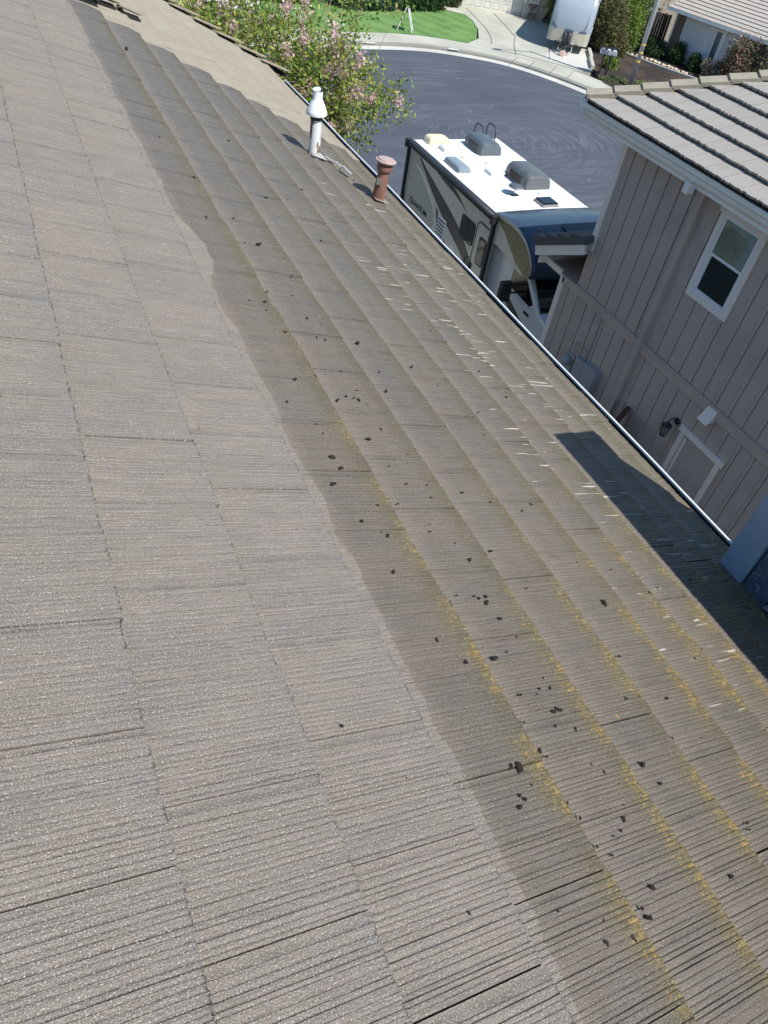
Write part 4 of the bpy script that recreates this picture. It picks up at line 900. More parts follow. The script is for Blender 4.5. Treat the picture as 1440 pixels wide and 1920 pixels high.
mb = MB(); mb.lathe([(0,0),(.06,0),(.06,.02),(.02,.03),(.018,.14),(0,.14)], (10.22,13.95,RT), 16); an_ = build(mb, 'antenna', M_chrome, rv)
mb = MB(); mb.lathe([(0,.14),(.10,.15),(.17,.18),(.165,.20),(.08,.225),(0,.23)], (10.22,13.95,RT), 24); build(mb, 'antenna_head', M_ac2, an_, smooth=True)
mb = MB(); mb.box(10.12, 10.30, 13.86, 13.94, RT, RT+.025); build(mb, 'antenna_foot', M_dark, an_)
for (x, y) in ((10.5,15.7),(10.05,16.1),(10.9,13.9),(10.25,16.62)):
    mb = MB(); mb.lathe([(0,0),(.05,0),(.04,.05),(0,.055)], (x,y,RT), 12); build(mb, 'plumbing_vent', M_gel_w, rv)
mb = MB()
for x in (11.05, 11.42): mb.tube([(x,RY1+.10,.9),(x,RY1+.10,3.16),(x,RY1+.08,3.22),(x,RY1+.04,3.27),(x,RY1-.02,3.29),(x,RY1-.20,3.29),(x,RY1-.27,3.27),(x,RY1-.32,3.21),(x,RY1-.35,3.12),(x,RY1-.36,RT)], .014, 8)
for z in (1.2,1.5,1.8,2.1,2.4,2.7,3.0): mb.tube([(11.05,RY1+.10,z),(11.42,RY1+.10,z)], .012, 8)
build(mb, 'ladder', M_black, rv, smooth=True)

# ================================================================== FAR SIDE OF THE COURT
# garage house
M_cream = simple('cream_siding', (0.56,0.50,0.37), .75, var=.04, scale=2)
M_cream_trim = simple('cream_white_trim', (0.74,0.72,0.65), .6, var=.03)
M_gdoor = simple('white_garage_door', (0.68,0.67,0.62), .5, var=.03, scale=3)
gh = thing('garage_house', (24.9, 47.23, LZ), 'cream house across the court with a white panelled garage door and stone based column', 'house', rz=math.atan2(-.47, .883))
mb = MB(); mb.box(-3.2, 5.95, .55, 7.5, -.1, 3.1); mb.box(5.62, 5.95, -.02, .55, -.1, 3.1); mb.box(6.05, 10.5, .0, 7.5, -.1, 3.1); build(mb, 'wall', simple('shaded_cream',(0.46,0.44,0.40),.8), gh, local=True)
mb = MB(); mb.box(.9, 5.60, .50, .549, .0, 2.15); gd_ = build(mb, 'garage_door', M_gdoor, gh, local=True)
mb = MB()
for r in range(4):
    for c in range(8):
        x0 = .99 + c*.575; z0 = .09 + r*.53; t_ = .02
        for q in ((x0,x0+.43,z0,z0+t_),(x0,x0+.43,z0+.36-t_,z0+.36),(x0,x0+t_,z0+t_,z0+.36-t_),(x0+.43-t_,x0+.43,z0+t_,z0+.36-t_)): mb.box(q[0], q[1], .488, .499, q[2], q[3])
for r in range(1,4): mb.box(.9, 5.6, .493, .4995, .015+r*.53, .03+r*.53)
build(mb, 'panel_moulding', simple('door_moulding',(0.5,0.49,0.45),.5), gd_, local=True)
mb = MB(); mb.box(5.95, 6.05, -.10, .02, 0, 3.0); mb.box(6.42, 6.50, -.10, .02, 0, 3.0); mb.box(5.93, 6.52, -.12, -.0, .80, .88); cl_ = build(mb, 'column', M_cream_trim, gh, local=True)
mb = MB(); mb.box(6.05, 6.42, -.06, .0, .88, 3.0); build(mb, 'column_panel', M_cream, cl_, local=True)
mb = MB()
for k in range(9): mb.box(6.62, 10.4, -.02-.0, .0, .12+k*.31, .12+k*.31+.28)
build(mb, 'lap_siding', simple('tan_siding',(0.50,0.41,0.27),.8,var=.06), gh, local=True, bevel=.008)
rk = random.Random(5); mb = MB()
for z in range(5):
    for x in range(4):
        mb.obox((6.0+x*.145+rk.uniform(-.02,.02), -.10, .08+z*.155+rk.uniform(-.02,.02)), (.06+rk.uniform(0,.015),0,.01), (0,.05,0), (.01,0,.062))
def stone_mat():
    t = NT('column_stone'); g = t.n('ShaderNodeNewGeometry').outputs['Random Per Island']
    c = t.mix(g, (0.15,0.08,0.06), (0.50,0.44,0.38)); return t.set(c, .85)
build(mb, 'stone_base', stone_mat(), cl_, local=True, bevel=.015)
mb = MB(); mb.add([(-3.6,-.35,2.95),(10.9,-.35,2.95),(10.9,8,2.95),(-3.6,8,2.95),(-1,3.6,4.4),(8.3,3.6,4.4)], [(0,1,5,4),(1,2,5),(2,3,4,5),(3,0,4),(0,3,2,1)]); build(mb, 'roof', M_cap, gh, local=True)

# travel trailer
M_tsil = simple('silver_blue_gelcoat', (0.30,0.355,0.42), .22, var=.05, scale=1.2)
M_tbeige = simple('pearl_lower', (0.46,0.43,0.36), .35, var=.06, scale=2)
TA = math.atan2(-1.42, 1.68)
tt = thing('travel_trailer', (27.38, 38.06, LZ), 'large silver grey travel trailer parked nose forward on the driveway across the court', 'trailer', rz=TA)
TWd, TL, TH = 2.20, 7.2, 2.75
tp_ = [(0,.42),(0,.62),(-.02,1.0),(.02,1.45),(.14,1.95),(.36,2.4),(.72,2.68),(1.1,2.78),(TL,2.78),(TL,.42)]
rings = []
for (x, k) in ((0,.14),(.06,.05),(.25,.0),(TWd*.5,-.10),(TWd-.25,.0),(TWd-.06,.05),(TWd,.14)):
    rings.append([(x, y + (k if y < 2 else 0), z) for y, z in tp_])
m_ = len(tp_); vs_ = [p for r in rings for p in r]; fs_ = [tuple(range(m_)), tuple(reversed(range(6*m_, 7*m_)))]; mi_ = [0, 0]
for i in range(6):
    for k in range(m_): fs_.append((i*m_+k, (i+1)*m_+k, (i+1)*m_+(k+1)%m_, i*m_+(k+1)%m_)); mi_.append({0:2,1:2}.get(k, 1 if k == 7 else 0))
mb = MB(); mb.add(vs_, fs_); mb.mi = mi_
tb = smooth_by(build(mb, 'body', [M_tsil, M_rvroof, M_tbeige], tt, local=True), 50)
M_tdark = simple('slate_decal', (0.10,0.14,0.19), .3)
mb = MB()
for sx, sg in ((.22,1),(TWd-.22,-1)):
    mb = MB(); mb.tube([(sx+sg*.10,.30,2.25),(sx+sg*.03,.10,1.75),(sx+sg*.04,-.035,1.3),(sx+sg*.14,-.065,1.05)], .012, 6); build(mb, 'nose_trim', M_tdark, tb, local=True)
mb = MB(); mb.prism([(TWd-.62,-.078,.98),(TWd-.16,-.03,1.03),(TWd-.22,-.03,1.10),(TWd-.5,-.08,1.08)], (0,.01,0)); build(mb, 'front_decal', M_tdark, tb, local=True); mb = MB(); mb.prism([(.12,.0,1.26),(.44,-.055,1.05),(.42,-.055,1.0),(.12,.0,1.14)], (0,.01,0))
build(mb, 'front_decal', M_tdark, tb, local=True)
mb = MB(); mb.box(.88, 1.34, -.12, -.09, .72, 1.08); build(mb, 'front_hatch', M_tdark, tb, local=True, bevel=.02)
for x in (.98, 1.2):
    mb = MB(); mb.lathe([(0,.45),(.11,.45),(.13,.5),(.13,.85),(.09,.94),(.03,.96),(0,.96)], (x,-.30,0), 16); build(mb, 'gas_bottle', simple('bottle_dark',(0.05,0.05,0.06),.4), tt, local=True, smooth=True)
mb = MB(); mb.tube([(.45,.1,.42),(1.1,-1.0,.42),(1.75,.1,.42)], .05, 8); mb.tube([(1.1,-.85,.0),(1.1,-.85,1.0)], .035, 8); mb.lathe([(0,1.0),(.07,1.0),(.07,1.1),(0,1.12)], (1.1,-.85,0), 12); mb.box(.8,1.4,-.55,-.45,.40,.46); build(mb, 'drawbar', M_dark, tt, local=True)
mb = MB(); mb.tube([(1.45,-.15,.62),(1.5,-.5,.2),(1.3,-.85,.05),(1.15,-.95,.30)], .022, 6); mb.tube([(.75,-.15,.62),(.8,-.6,.15),(1.0,-.9,.30)], .018, 6); build(mb, 'cable', simple('grey_cable',(0.45,0.47,0.47),.5), tt, local=True)
mb = MB(); mb.box(1.0,1.22,-1.15,-.95,.02,.24); build(mb, 'jack_block', simple('pink_block',(0.62,0.42,0.38),.7), tt, local=True, bevel=.02)
mb = MB(); mb.box(TWd+.001, TWd+.012, 1.9, 2.9, 1.5, 2.2); mb.box(TWd+.001, TWd+.012, 4.4, 5.3, 1.5, 2.2); build(mb, 'side_window', M_cabglass, tb, local=True)
mb = MB(); mb.box(TWd+.001, TWd+.02, .4, 7.0, 2.42, 2.50); mb.box(TWd+.001, TWd+.016, .35, 7.0, .95, 1.05); build(mb, 'awning_rail', M_gel_w, tb, local=True)
for y in (3.4, 4.25):
    for x in (.02, TWd-.24):
        mb = MB(); mb.lathe([(0,0),(.31,0),(.33,.04),(.33,.18),(.31,.22),(0,.22)], (x,y,.33), 20, axis=(1,0,0)); build(mb, 'wheel', simple('tyre2',(0.02,0.02,0.02),.8), tt, local=True)

# white house with tile roof on the far right
c0 = Vector((35.28,37.38,0)); dW = Vector((.1765,-.9843,0)); nW = Vector((dW.y, -dW.x, 0)); nW = nW if nW.x < 0 else -nW
wh_ = thing('white_house', (35.28,37.38,0), 'low white house at the far right with striped grey tile roof and shaded wall', 'house')
M_ww = simple('white_siding', (0.62,0.63,0.66), .7, var=.05, scale=1.5, dirt=((0.48,0.48,0.52), 2.5, .55)); M_brown = simple('brown_brick', (0.17,0.12,0.105), .85, var=.3, scale=9)
def wp(a, z, off=0.0): return c0 + dW*a + nW*off + Vector((0,0,z))
mb = MB(); mb.prism([wp(.0,0), wp(9,0), wp(9,2.42), wp(0,2.42)], -nW*8); build(mb, 'wall', M_ww, wh_)
mb = MB(); mb.prism([wp(.03,0,.02), wp(.62,0,.02), wp(.62,2.40,.02), wp(.03,2.40,.02)], -nW*.018); build(mb, 'brick_pier', M_brown, wh_)
mb = MB(); mb.prism([wp(-.06,0,.04), wp(.03,0,.04), wp(.03,2.40,.04), wp(-.06,2.40,.04)], -nW*.10); build(mb, 'corner_board', M_fascia, wh_); mb = MB(); mb.prism([wp(3.32,.5,.05), wp(3.46,.5,.05), wp(3.46,2.4,.05), wp(3.32,2.4,.05)], -nW*.04); build(mb, 'window_post', M_fascia, wh_)
mb = MB()
for (a, b) in ((2.36,2.42),(2.80,2.86),(3.22,3.28)): mb.prism([wp(a,.70,.04), wp(b,.70,.04), wp(b,2.12,.04), wp(a,2.12,.04)], -nW*.035)
for (z0, z1) in ((.64,.70),(2.12,2.18)): mb.prism([wp(2.36,z0,.04), wp(3.28,z0,.04), wp(3.28,z1,.04), wp(2.36,z1,.04)], -nW*.035)
ww_ = build(mb, 'window', M_fascia, wh_)
mb = MB(); mb.prism([wp(2.42,.70,.012), wp(2.80,.70,.012), wp(2.80,2.12,.012), wp(2.42,2.12,.012)], -nW*.008); build(mb, 'shutter', simple('pale_blind',(0.62,0.64,0.68),.6), ww_)
mb = MB(); mb.prism([wp(2.86,.70,.012), wp(3.22,.70,.012), wp(3.22,2.12,.012), wp(2.86,2.12,.012)], -nW*.008); build(mb, 'pane', simple('grey_pane',(0.10,0.12,0.15),.1), ww_)
W0 = wp(-.45, 2.50, .50); WS = .33; wsv = (-nW + Vector((0,0,WS))).normalized(); wnn = (dW.cross(wsv)).normalized()
if wnn.z < 0: wnn = -wnn
def wpf(s, y, h=0.0): return W0 + wsv*s + dW*y + wnn*h
tile_slope('roof_tiles', ntile_mat('far_roof_tile', (0.42,0.39,0.35), (0.47,0.43,0.385)), wh_, wpf, 12, lambda s: 10.5, 0.0, thick=.05, tooth=.12, seed=4)
mb = MB(); mb.prism([wpf(0,0,-.01), wpf(4.6,0,-.01), wpf(4.6,10.5,-.01), wpf(0,10.5,-.01)], -wnn*.1); build(mb, 'roof_deck', M_under, wh_)
mb = MB(); q0, q1 = W0+nW*.06+Vector((0,0,-.14)), W0+nW*.06+dW*10.5+Vector((0,0,-.14)); mb.prism([q0, q1, q1+Vector((0,0,.15)), q0+Vector((0,0,.15))], -nW*.06); build(mb, 'fascia', M_fascia, wh_)
mb = MB(); q0, q1 = W0+Vector((0,0,-.14)), W0+dW*10.5+Vector((0,0,-.14)); mb.prism([q0, q1, q1-nW*.5, q0-nW*.5], Vector((0,0,.02))); build(mb, 'soffit', M_fascia, wh_)
mb = MB()
for k in range(12): mb.obox(wpf(.19+k*.372, -.02, .06), wsv*.2, dW*.07, wnn*.03)
build(mb, 'rake_tiles', M_cap, wh_)

# dark timber fence between the far houses
M_fence = simple('dark_fence_timber', (0.045,0.034,0.03), .9, var=.4, scale=6)
fn = thing('fence', (33.2, 41.8, 0), 'dark weathered timber fence in shadow left of the far white house', 'fence')
fa, fb = Vector((32.9,42.9,0)), Vector((36.4,39.0,0)); fd = (fb-fa).normalized(); fl = (fb-fa).length; fnn = Vector((-fd.y,fd.x,0))
mb = MB(); k = 0
while k*.15 < fl: mb.obox(fa+fd*(k*.15+.07)+Vector((0,0,.95)), fd*.068, fnn*.012, Vector((0,0,.9+random.uniform(-.015,.015)))); k += 1
build(mb, 'fence_boards', M_fence, fn)
mb = MB()
for k in range(3): mb.obox(fa+fd*(k*2.4+.1)+fnn*-.06+Vector((0,0,.95)), fd*.05, fnn*.05, Vector((0,0,.95)))
build(mb, 'fence_post', M_fence, fn)
pipe = thing('utility_pipe', (34.3, 38.3, 0), 'thin pale vertical pipe standing in the shade before the dark fence', 'pipe')
mb = MB(); mb.tube([(34.3,38.3,0),(34.3,38.3,1.55)], .028, 8); build(mb, 'stand_pipe', simple('pale_pipe',(0.4,0.4,0.4),.5), pipe)

# street lamp
M_pole = simple('galvanised_pole', (0.40,0.44,0.48), .45, metal=.4, var=.08, scale=4)
lp = thing('street_lamp', (28.4, 31.66, LZ), 'tall grey street lamp pole with yellow bands in the mulch bed across the court', 'street lamp')
mb = MB(); mb.tube([(28.4,31.66,LZ),(28.4,31.66,4),(28.4,31.66,8)], [.115,.095,.07], 16); build(mb, 'pole', M_pole, lp, smooth=True)
M_yel = simple('yellow_band',(0.60,0.45,0.10),.6)
for z in (1.25, 1.62, 1.95): mb = MB(); mb.tube([(28.4,31.66,z),(28.4,31.66,z+.07)], [.114,.1135], 16); build(mb, 'yellow_band', M_yel, lp)
mb = MB(); mb.tube([(28.4,31.66,7.8),(27.6,31.7,8.05),(26.75,31.74,8.1)], [.045,.04,.035], 10); build(mb, 'arm', M_pole, lp, smooth=True)
mb = MB(); mb.lathe([(0,-.09),(.10,-.07),(.16,0),(.13,.06),(0,.10)], (0,0,0), 16); mb.v = [(26.45+x*1.9, 31.75+y, 8.1+z) for x,y,z in mb.v]; build(mb, 'lamp_head', M_pole, lp, smooth=True)

# cluster mailboxes
M_mb = simple('grey_white_mailbox', (0.60,0.62,0.66), .5, var=.05)
mx = thing('mailbox_stand', (27.95, 33.42, LZ), 'dark two post stand carrying mailboxes at the edge of the far driveway', 'stand')
mdv = Vector((.84,-.54,0)); mnv = Vector((-.54,-.84,0)); mc = Vector((27.95,33.42,0))
mb = MB()
for s_ in (-.17, .17): mb.obox(mc+mdv*s_+Vector((0,0,.62)), mdv*.045, mnv*.045, Vector((0,0,.48)))
build(mb, 'post', M_dark, mx)
mb = MB(); mb.obox(mc+Vector((0,0,1.08)), mdv*.42, mnv*.10, Vector((0,0,.02))); mb.obox(mc-mnv*.12+Vector((0,0,1.32)), mdv*.46, mnv*.08, Vector((0,0,.05))); build(mb, 'shelf', M_dark, mx)
for k, s_ in enumerate((-.29, 0, .29)):
    mbx = thing('mailbox', tuple(mc+mdv*s_+Vector((0,0,1.10))), ['grey mailbox, left one of the three on the dark stand','grey mailbox in the middle of the three on the dark stand','grey mailbox, right one of the three on the dark stand'][k], 'mailbox', 'mailboxes on the two post stand')
    pr = [(-.115,0),(.115,0),(.115,.13),(.08,.20),(0,.225),(-.08,.20),(-.115,.13)]
    mb = MB(); mb.prism([mc+mdv*(s_+a)+mnv*.22+Vector((0,0,1.105+b)) for a,b in pr], -mnv*.40); build(mb, 'box', M_mb, mbx, bevel=.006)
    mb = MB(); mb.prism([mc+mdv*(s_+a*.8)+mnv*.225+Vector((0,0,1.125+b*.8)) for a,b in pr], mnv*.01); build(mb, 'lid', simple('mailbox_lid',(0.28,0.31,0.38),.4), mbx)

# A-frame barricade on the lawn
sg = thing('folding_sign', (19.9, 40.0, LZ), 'pale folding A frame with mesh panels standing on the green lawn', 'sign frame')
M_af = simple('pale_grey_frame', (0.62,0.62,0.64), .5); M_afm = simple('grey_panel_plastic', (0.40,0.38,0.42), .7, var=.2, scale=8)
sa = Vector((.86,-.5,0)); sn = Vector((.5,.86,0)); sc_ = Vector((19.88,40.0,LZ+.02))
for q in (-1, 1):
    f0 = sc_ + sa*(q*.40); t0 = sc_ + sa*(q*.05) + Vector((0,0,1.02))
    mb = MB()
    for e in (-.28, .28): mb.tube([f0+sn*e, t0+sn*e], .026, 6)
    mb.tube([t0-sn*.28, t0+sn*.28], .026, 6); mb.tube([f0*.8+t0*.2-sn*.28, f0*.8+t0*.2+sn*.28], .02, 6); build(mb, 'leg_frame', M_af, sg)
    mb = MB(); a_, b_ = f0*.55+t0*.45, f0*.08+t0*.92; mb.prism([a_-sn*.26, a_+sn*.26, b_+sn*.26, b_-sn*.26], sa*(q*.012)); build(mb, 'panel', M_afm, sg)

# concrete edging and border stones
eg = MB(); ep = [(32.3,38.0),(32.55,36.9),(32.9,35.6),(33.3,34.4),(33.8,33.2),(34.5,31.5)]
for i in range(len(ep)-1):
    a = Vector((*ep[i],LZ)); b = Vector((*ep[i+1],LZ)); d = (b-a).normalized(); n = Vector((-d.y,d.x,0))
    eg.obox((a+b)/2+Vector((0,0,.06)), d*((b-a).length/2-.01), n*.07, Vector((0,0,.06)))
tag(build(eg, 'bed_edging', M_conc, bevel=.01), 'pale concrete edging strip along the mulch bed before the far white house', 'edging')
eg = MB(); eg.obox((28.5,35.15,LZ+.10), Vector((.84,1.38,0)).normalized()*.95, Vector((-.85,.52,0))*.09, (0,0,.09)); eg.obox((29.6,36.85,LZ+.10), Vector((.84,1.38,0)).normalized()*.95, Vector((-.85,.52,0))*.09, (0,0,.09))
tag(build(eg, 'timber_edging', M_conc, bevel=.012), 'pale sleepers edging the mulch bed along the driveway by the mailboxes', 'edging')
M_rock = simple('cream_rock', (0.52,0.44,0.34), .9, var=.2, scale=6, bump=.4, bscale=20)
def rock_mesh(sd):
    bm = bmesh.new(); bmesh.ops.create_icosphere(bm, subdivisions=2, radius=1)
    for v in bm.verts: v.co *= 1+.4*noise.noise(v.co*1.2+Vector((sd*5.3,0,0))); v.co.z *= .7
    me = bpy.data.meshes.new('border_rock'); bm.to_mesh(me); bm.free(); me.materials.append(M_rock); me.polygons.foreach_set('use_smooth',[True]*len(me.polygons)); return me
RK = [rock_mesh(i) for i in range(5)]; rr_ = random.Random(8)
rl = smooth_line([(32.0,38.4),(32.75,37.1),(33.15,35.7),(33.5,34.7),(33.85,33.6)], 5)
for i, p in enumerate(rl[:20]):
    o = bpy.data.objects.new('border_rock', RK[i%5]); col.objects.link(o); s = rr_.uniform(.09,.155)
    o.location = (p[0]+.35+rr_.uniform(-.06,.06), p[1]+rr_.uniform(-.05,.05), LZ+s*.4); o.scale = (s,s,s); o.rotation_euler = (0,0,rr_.uniform(0,6))
    tag(o, 'rounded cream rock in the row bordering the shaded bed of the white house', 'rock', 'rocks bordering the bed')

# ================================================================== VEGETATION
def leaf_mat(name, cols, trans=.35, rough=.5):
    t = NT(name); g = t.n('ShaderNodeNewGeometry').outputs['Random Per Island']
    nd = t.n('ShaderNodeValToRGB'); t.l(g, nd.inputs[0]); e = nd.color_ramp.elements
    while len(e) < len(cols): e.new(.5)
    for i, c in enumerate(cols): e[i].position = i/(len(cols)-1); e[i].color = (*c, 1)
    tr_ = t.n('ShaderNodeBsdfTranslucent'); t.l(nd.outputs[0], tr_.inputs[0]); mx_ = t.n('ShaderNodeMixShader'); mx_.inputs[0].default_value = trans
    t.set(nd.outputs[0], rough, 0, None, .4); t.l(t.b.outputs[0], mx_.inputs[1]); t.l(tr_.outputs[0], mx_.inputs[2]); t.l(mx_.outputs[0], t.out.inputs[0]); return t.m
def leaves(name, pts, size, mat, parent, seed=0, ratio=.42, up=.4, fold=True):
    """pts: Nx3 leaf positions; one folded, pointed leaf of two faces at each"""
    rg = np.random.default_rng(seed); N = len(pts); pts = np.asarray(pts, dtype=np.float64)
    d = rg.normal(size=(N,3)); d[:,2] -= .25; d /= np.linalg.norm(d,axis=1)[:,None]
    r = rg.normal(size=(N,3)); r[:,2] += up*2; s = np.cross(d, r); s /= np.linalg.norm(s,axis=1)[:,None]; nrm = np.cross(s, d)
    L = size*rg.uniform(.6,1.3,size=(N,1)); Wd = L*ratio
    a = pts; b = pts + d*L*.45 + s*Wd*.5 + nrm*Wd*.2; c = pts + d*L; e = pts + d*L*.45 - s*Wd*.5 + nrm*Wd*.2
    V = np.stack([a,b,c,e],1).reshape(-1,3); off = np.array(base(parent)) if parent else np.zeros(3); V = V - off
    me = bpy.data.meshes.new(name); me.vertices.add(4*N); me.vertices.foreach_set('co', V.ravel())
    idx = np.arange(N)[:,None]*4; F = np.concatenate([idx+0,idx+1,idx+2,idx+0,idx+2,idx+3],1).reshape(-1)
    me.loops.add(6*N); me.loops.foreach_set('vertex_index', F.astype(np.int32)); me.polygons.add(2*N)
    me.polygons.foreach_set('loop_start', (np.arange(2*N)*3).astype(np.int32)); me.polygons.foreach_set('loop_total', np.full(2*N,3,dtype=np.int32))
    me.update(calc_edges=True); me.materials.append(mat); o = bpy.data.objects.new(name, me); col.objects.link(o)
    if parent: o.parent = parent
    return o
def blob_pts(c, r, n, rg, shell=.55, clumps=None, cs=.16):
    """leaf points gathered in clumps inside an ellipsoid, with an uneven edge"""
    c = np.array(c); r = np.array(r); clumps = clumps or max(8, n//60)
    q = rg.normal(size=(clumps,3)); q /= np.linalg.norm(q,axis=1)[:,None]; q *= (shell + (1-shell)*rg.random((clumps,1))**.6)*rg.uniform(.8,1.12,size=(clumps,1))
    k = rg.integers(0, clumps, n); p = q[k] + rg.normal(size=(n,3))*cs; return c + p*r
M_bark = simple('smooth_bark', (0.23,0.17,0.13), .8, var=.3, scale=10); M_bark_d = simple('dark_bark', (0.07,0.055,0.045), .9, var=.3, scale=10)
rg = np.random.default_rng(21)
# crape myrtle in front of the near house
M_cm = leaf_mat('myrtle_leaf', [(0.08,0.17,0.03),(0.17,0.29,0.05),(0.36,0.38,0.07),(0.17,0.29,0.06),(0.42,0.36,0.09),(0.11,0.22,0.04),(0.31,0.37,0.07)])
M_pk = leaf_mat('myrtle_blossom', [(0.74,0.50,0.50),(0.86,0.68,0.66),(0.66,0.42,0.46),(0.84,0.72,0.66)], .45)
ct = thing('crape_myrtle', (4.6, 15.6, 0), 'crape myrtle tree with pink blossom rising beyond the roof edge at the top', 'tree')
tips = [(3.0,14.6,6.05),(3.6,14.5,5.85),(4.0,14.8,6.1),(4.5,14.5,5.75),(5.0,14.8,5.9),(5.1,14.3,5.3),(5.7,14.6,5.5),(5.8,14.8,6.2),(6.4,14.7,6.15),(5.5,14.3,5.1),(6.3,14.4,5.1),(6.9,14.5,5.08),(6.05,14.2,4.85),(6.0,14.9,5.7),(6.5,15.0,5.7),(4.6,15.4,6.3),(3.5,15.6,6.5),(5.4,15.6,6.4),(4.2,14.0,5.3),(2.4,15.2,6.3),(4.3,16.0,6.9),(3.0,16.4,6.8),(5.6,16.2,6.9),(4.6,14.2,5.5),(5.4,14.6,5.7),(5.0,14.1,5.2),(4.1,14.3,5.6),(6.6,14.4,5.4),(5.9,14.3,5.2),(6.7,14.3,4.95),(3.8,15.0,6.2),(4.8,15.0,6.2),(3.2,14.9,6.2)]
tb_ = Vector((4.6,15.6,0)); mbt = MB(); LP = []; BP = []
for i, tpt in enumerate(tips):
    T_ = Vector(tpt); a = tb_ + Vector((rg.normal()*.08, rg.normal()*.08, 0)); m1 = a.lerp(T_, .35) + Vector((rg.normal()*.15, rg.normal()*.15, .55)); m2 = a.lerp(T_, .72) + Vector((rg.normal()*.12, rg.normal()*.12, .35))
    mbt.tube([a, m1, m2, T_], [.045,.032,.018,.006], 6)
    for k in range(9):
        s_ = m2.lerp(T_, k/8) ; e_ = s_ + Vector(rg.normal(size=3))*.29 + Vector((0,0,.05)); mbt.tube([s_, e_], [.007,.003], 4, cap=False)
        nL = 52; LP.append(np.array(e_) + rg.normal(size=(nL,3))*np.array([.17,.17,.13]))
        if rg.random() < .32:
            q = np.array(e_) + np.array([0,-.08,.14]) + rg.normal(size=3)*.05; BP.append(q + rg.normal(size=(95,3))*np.array([.055,.055,.08]))
build(mbt, 'trunk', M_bark, ct, smooth=True)
leaves('crown', np.concatenate(LP), .10, M_cm, ct, 1, .45)
leaves('blossom', np.concatenate(BP), .050, M_pk, ct, 2, .9)
# other plants
def plant(name, loc, label, cat, blobs, n, size, mat, trunk=None, seed=3, ratio=.5, group=None, cs=.16, shell=.55):
    rg = np.random.default_rng(seed); t = thing(name, loc, label, cat, group)
    tot = sum(r[0]*r[1]*r[2] for _, r in blobs); P = []
    for c_, r_ in blobs: P.append(blob_pts(c_, r_, int(1.9*n*(r_[0]*r_[1]*r_[2])/tot)+30, rg, shell, cs=cs))
    leaves('crown' if trunk else 'foliage', np.concatenate(P), size*1.35, mat, t, seed, ratio)
    mb = MB(); lo = Vector(loc)
    for c_, r_ in blobs:
        e_ = Vector(c_); mb.tube([lo, lo.lerp(e_, .5)+Vector((0.03,0.05,.1)), e_+Vector((0,0,r_[2]*.3))], [trunk or .04, (trunk or .04)*.7, .01], 6)
    build(mb, 'trunk' if trunk else 'stem', M_bark_d, t); return t
M_dkg = leaf_mat('dark_evergreen', [(0.015,0.045,0.014),(0.03,0.075,0.02),(0.05,0.11,0.03),(0.02,0.06,0.02)])
M_blg = leaf_mat('blue_green_leaf', [(0.04,0.09,0.055),(0.07,0.14,0.08),(0.05,0.11,0.06)]); M_brg = leaf_mat('bright_leaf', [(0.07,0.17,0.03),(0.12,0.25,0.04),(0.25,0.30,0.05),(0.05,0.12,0.02)])
M_red = leaf_mat('photinia_leaf', [(0.06,0.11,0.03),(0.10,0.16,0.04),(0.28,0.14,0.09),(0.07,0.13,0.03),(0.36,0.22,0.17),(0.09,0.15,0.04),(0.12,0.18,0.05)])
M_red2 = leaf_mat('photinia_pink', [(0.05,0.09,0.03),(0.09,0.14,0.05),(0.34,0.17,0.15),(0.55,0.34,0.31),(0.06,0.10,0.035),(0.10,0.13,0.05),(0.25,0.13,0.10)])
M_oli = leaf_mat('olive_juniper', [(0.06,0.085,0.03),(0.09,0.12,0.04),(0.05,0.07,0.025)])
M_prp = leaf_mat('lavender_flower', [(0.40,0.32,0.5),(0.5,0.42,0.55)])
plant('shrub', (19.6,44.3,0), 'blue green rounded shrub at the back of the lawn, left of the dark hedge', 'shrub', [((19.0,44.5,.7),(1.5,.9,.95)),((20.5,44.6,.7),(1.1,.9,1.0))], 9000, .11, M_blg, seed=31)
plant('shrub', (22.8,45.0,0), 'large dark green glossy shrub behind the middle of the lawn', 'shrub', [((22.2,45.0,.9),(1.3,1.0,1.25)),((23.7,45.3,.9),(1.2,.9,1.2))], 9000, .12, M_dkg, seed=32)
plant('shrub', (26.15,46.4,0), 'clipped olive juniper column left of the garage door', 'shrub', [((25.95,46.35,.8),(.55,.5,1.0)),((26.05,46.4,1.7),(.5,.5,.9))], 9000, .07, M_oli, seed=33, cs=.10)
plant('flower_bush', (20.2,45.6,0), 'lavender flowering bush behind the blue green shrub at the top', 'bush', [((20.2,45.7,1.3),(1.1,.6,.6))], 1800, .08, M_prp, seed=34)
plant('photinia', (31.2,37.4,0), 'tall loose red tipped bush right of the silver trailer', 'bush', [((31.2,37.6,1.3),(.75,.75,1.35)),((31.5,37.0,.7),(.6,.6,.8)),((30.8,38.4,1.6),(.5,.6,1.1))], 9000, .085, M_red, seed=35)
plant('shrub', (33.2,38.6,0), 'bright green upright shrub behind the lamp pole', 'shrub', [((32.6,38.2,1.1),(.75,.8,1.2)),((33.6,39.4,1.5),(1.0,1.0,1.5))], 9000, .10, M_brg, seed=36)
plant('tree', (35.0,43.0,0), 'large dark green tree at the top between trailer and white house', 'tree', [((33.8,42.6,3.2),(2.2,2.0,2.0)),((36.4,43.4,3.4),(2.2,2.2,2.3)),((34.6,41.0,2.6),(1.4,1.2,1.2))], 16000, .14, M_dkg, trunk=.16, seed=37)
plant('tree', (31.0,44.0,0), 'leafy green tree behind the silver trailer at the top', 'tree', [((32.0,43.0,2.6),(1.5,1.5,1.8)),((31.6,41.2,1.6),(.8,1.0,1.3))], 9000, .13, M_brg, trunk=.12, seed=38)
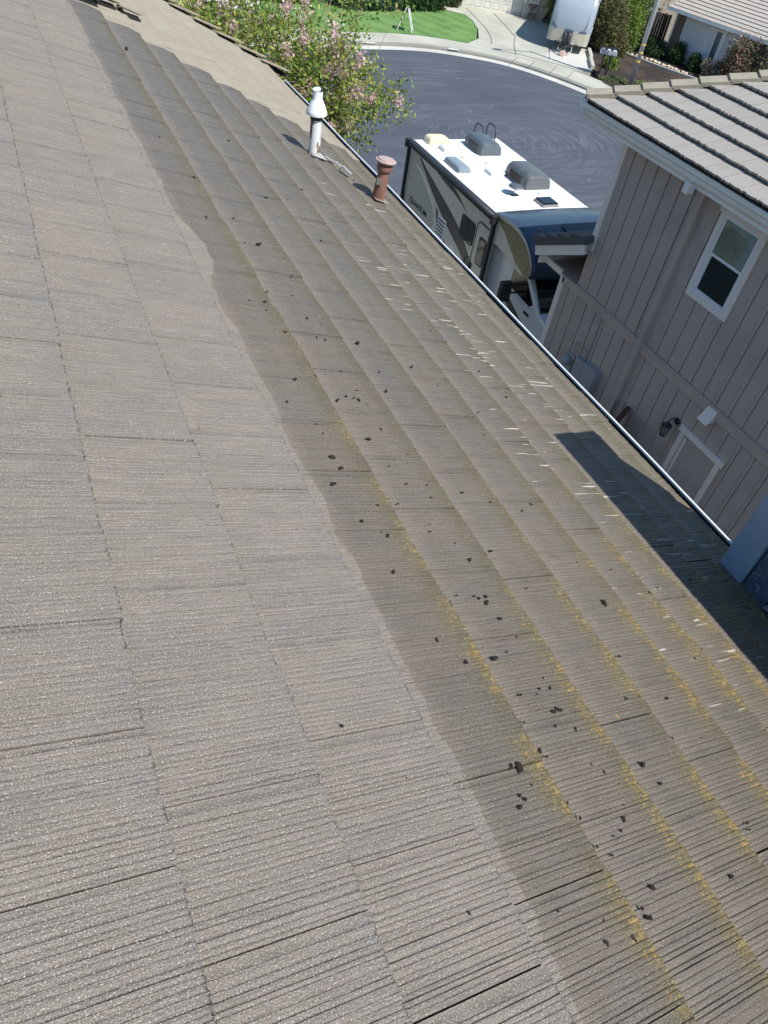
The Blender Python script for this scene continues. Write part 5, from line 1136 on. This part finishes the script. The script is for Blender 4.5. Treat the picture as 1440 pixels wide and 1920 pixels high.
plant('photinia', (36.2,31.4,0), 'big dusky pink and green bush hiding part of the white house', 'bush', [((35.7,32.0,1.2),(1.2,1.0,1.3)),((36.9,30.6,1.4),(1.6,1.1,1.5)),((34.9,33.0,.6),(.7,.6,.7)),((38.8,30.2,1.5),(1.5,1.2,1.5)),((36.0,30.6,.5),(1.6,1.2,.8))], 20000, .10, M_red2, seed=39)
plant('shrub', (35.0,35.9,0), 'dark round shrub against the white wall, left of two', 'shrub', [((34.9,36.0,.55),(.42,.42,.62))], 2500, .07, M_dkg, seed=40)
plant('shrub', (35.2,34.9,0), 'dark small shrub against the white wall below the window', 'shrub', [((35.1,34.7,.45),(.40,.40,.55))], 2200, .07, M_dkg, seed=41)
plant('shrub', (29.6,34.3,0), 'small green leafy plant at the foot of the mailbox posts', 'shrub', [((29.3,34.6,.35),(.35,.35,.45))], 1200, .07, M_brg, seed=42)
plant('ground_cover', (28.6,32.6,0), 'low pale green weeds by the pavement at the foot of the lamp pole', 'plants', [((28.1,32.6,.18),(.7,.5,.16)),((29.4,31.8,.18),(.7,.6,.14))], 3500, .06, leaf_mat('pale_weed', [(0.12,0.17,0.06),(0.20,0.24,0.10)]), seed=43)
plant('shrub', (35.2,37.0,0), 'dark low shrub in the shade beside the brick pier of the white house', 'shrub', [((34.5,37.6,.4),(.7,.8,.5))], 2500, .09, M_dkg, seed=44)
plant('shrub', (8.6,10.35,0), 'small dark leafy shrub in the gap between motorhome and taupe corner', 'shrub', [((8.75,10.5,.75),(.38,.38,.5)),((8.6,10.4,.35),(.4,.4,.35))], 2200, .085, M_dkg, seed=45)
plant('tree', (6.5,26.5,0), 'dense green tree on the left beyond the crape myrtle', 'tree', [((6.6,31.2,1.2),(2.6,1.8,1.5)),((3.5,29.0,1.5),(2.2,2.0,2.0))], 11000, .15, M_dkg, trunk=.12, seed=46)
plant('shrub', (15.4,44.5,0), 'green garden shrubs at the left edge of the lawn', 'shrub', [((15.2,44.8,.8),(1.3,.8,.9)),((13.2,45.2,.9),(1.2,.9,1.1))], 6000, .12, M_brg, seed=47)
# grey rounded boulder seen through the myrtle at the kerb
o = bpy.data.objects.new('boulder', RK[2]); col.objects.link(o); o.location = (11.6,31.9,.35); o.scale = (.5,.5,.5)
bpy.data.objects.remove(o)
# parked-car-free court; second far house across the street behind the myrtle
fh = thing('stucco_house', (9, 50, 0), 'pale stucco house front glimpsed through the crape myrtle at the top', 'house')
mb = MB(); mb.box(-2, 17.5, 49.5, 58, 0, 3.0); build(mb, 'wall', M_cream_trim, fh)
mb = MB(); mb.add([(-2.6,49,2.95),(18,49,2.95),(18,58.5,2.95),(-2.6,58.5,2.95),(2,53.7,4.8),(14,53.7,4.8)], [(0,1,5,4),(1,2,5),(2,3,4,5),(3,0,4),(0,3,2,1)]); build(mb, 'roof', M_cap, fh)
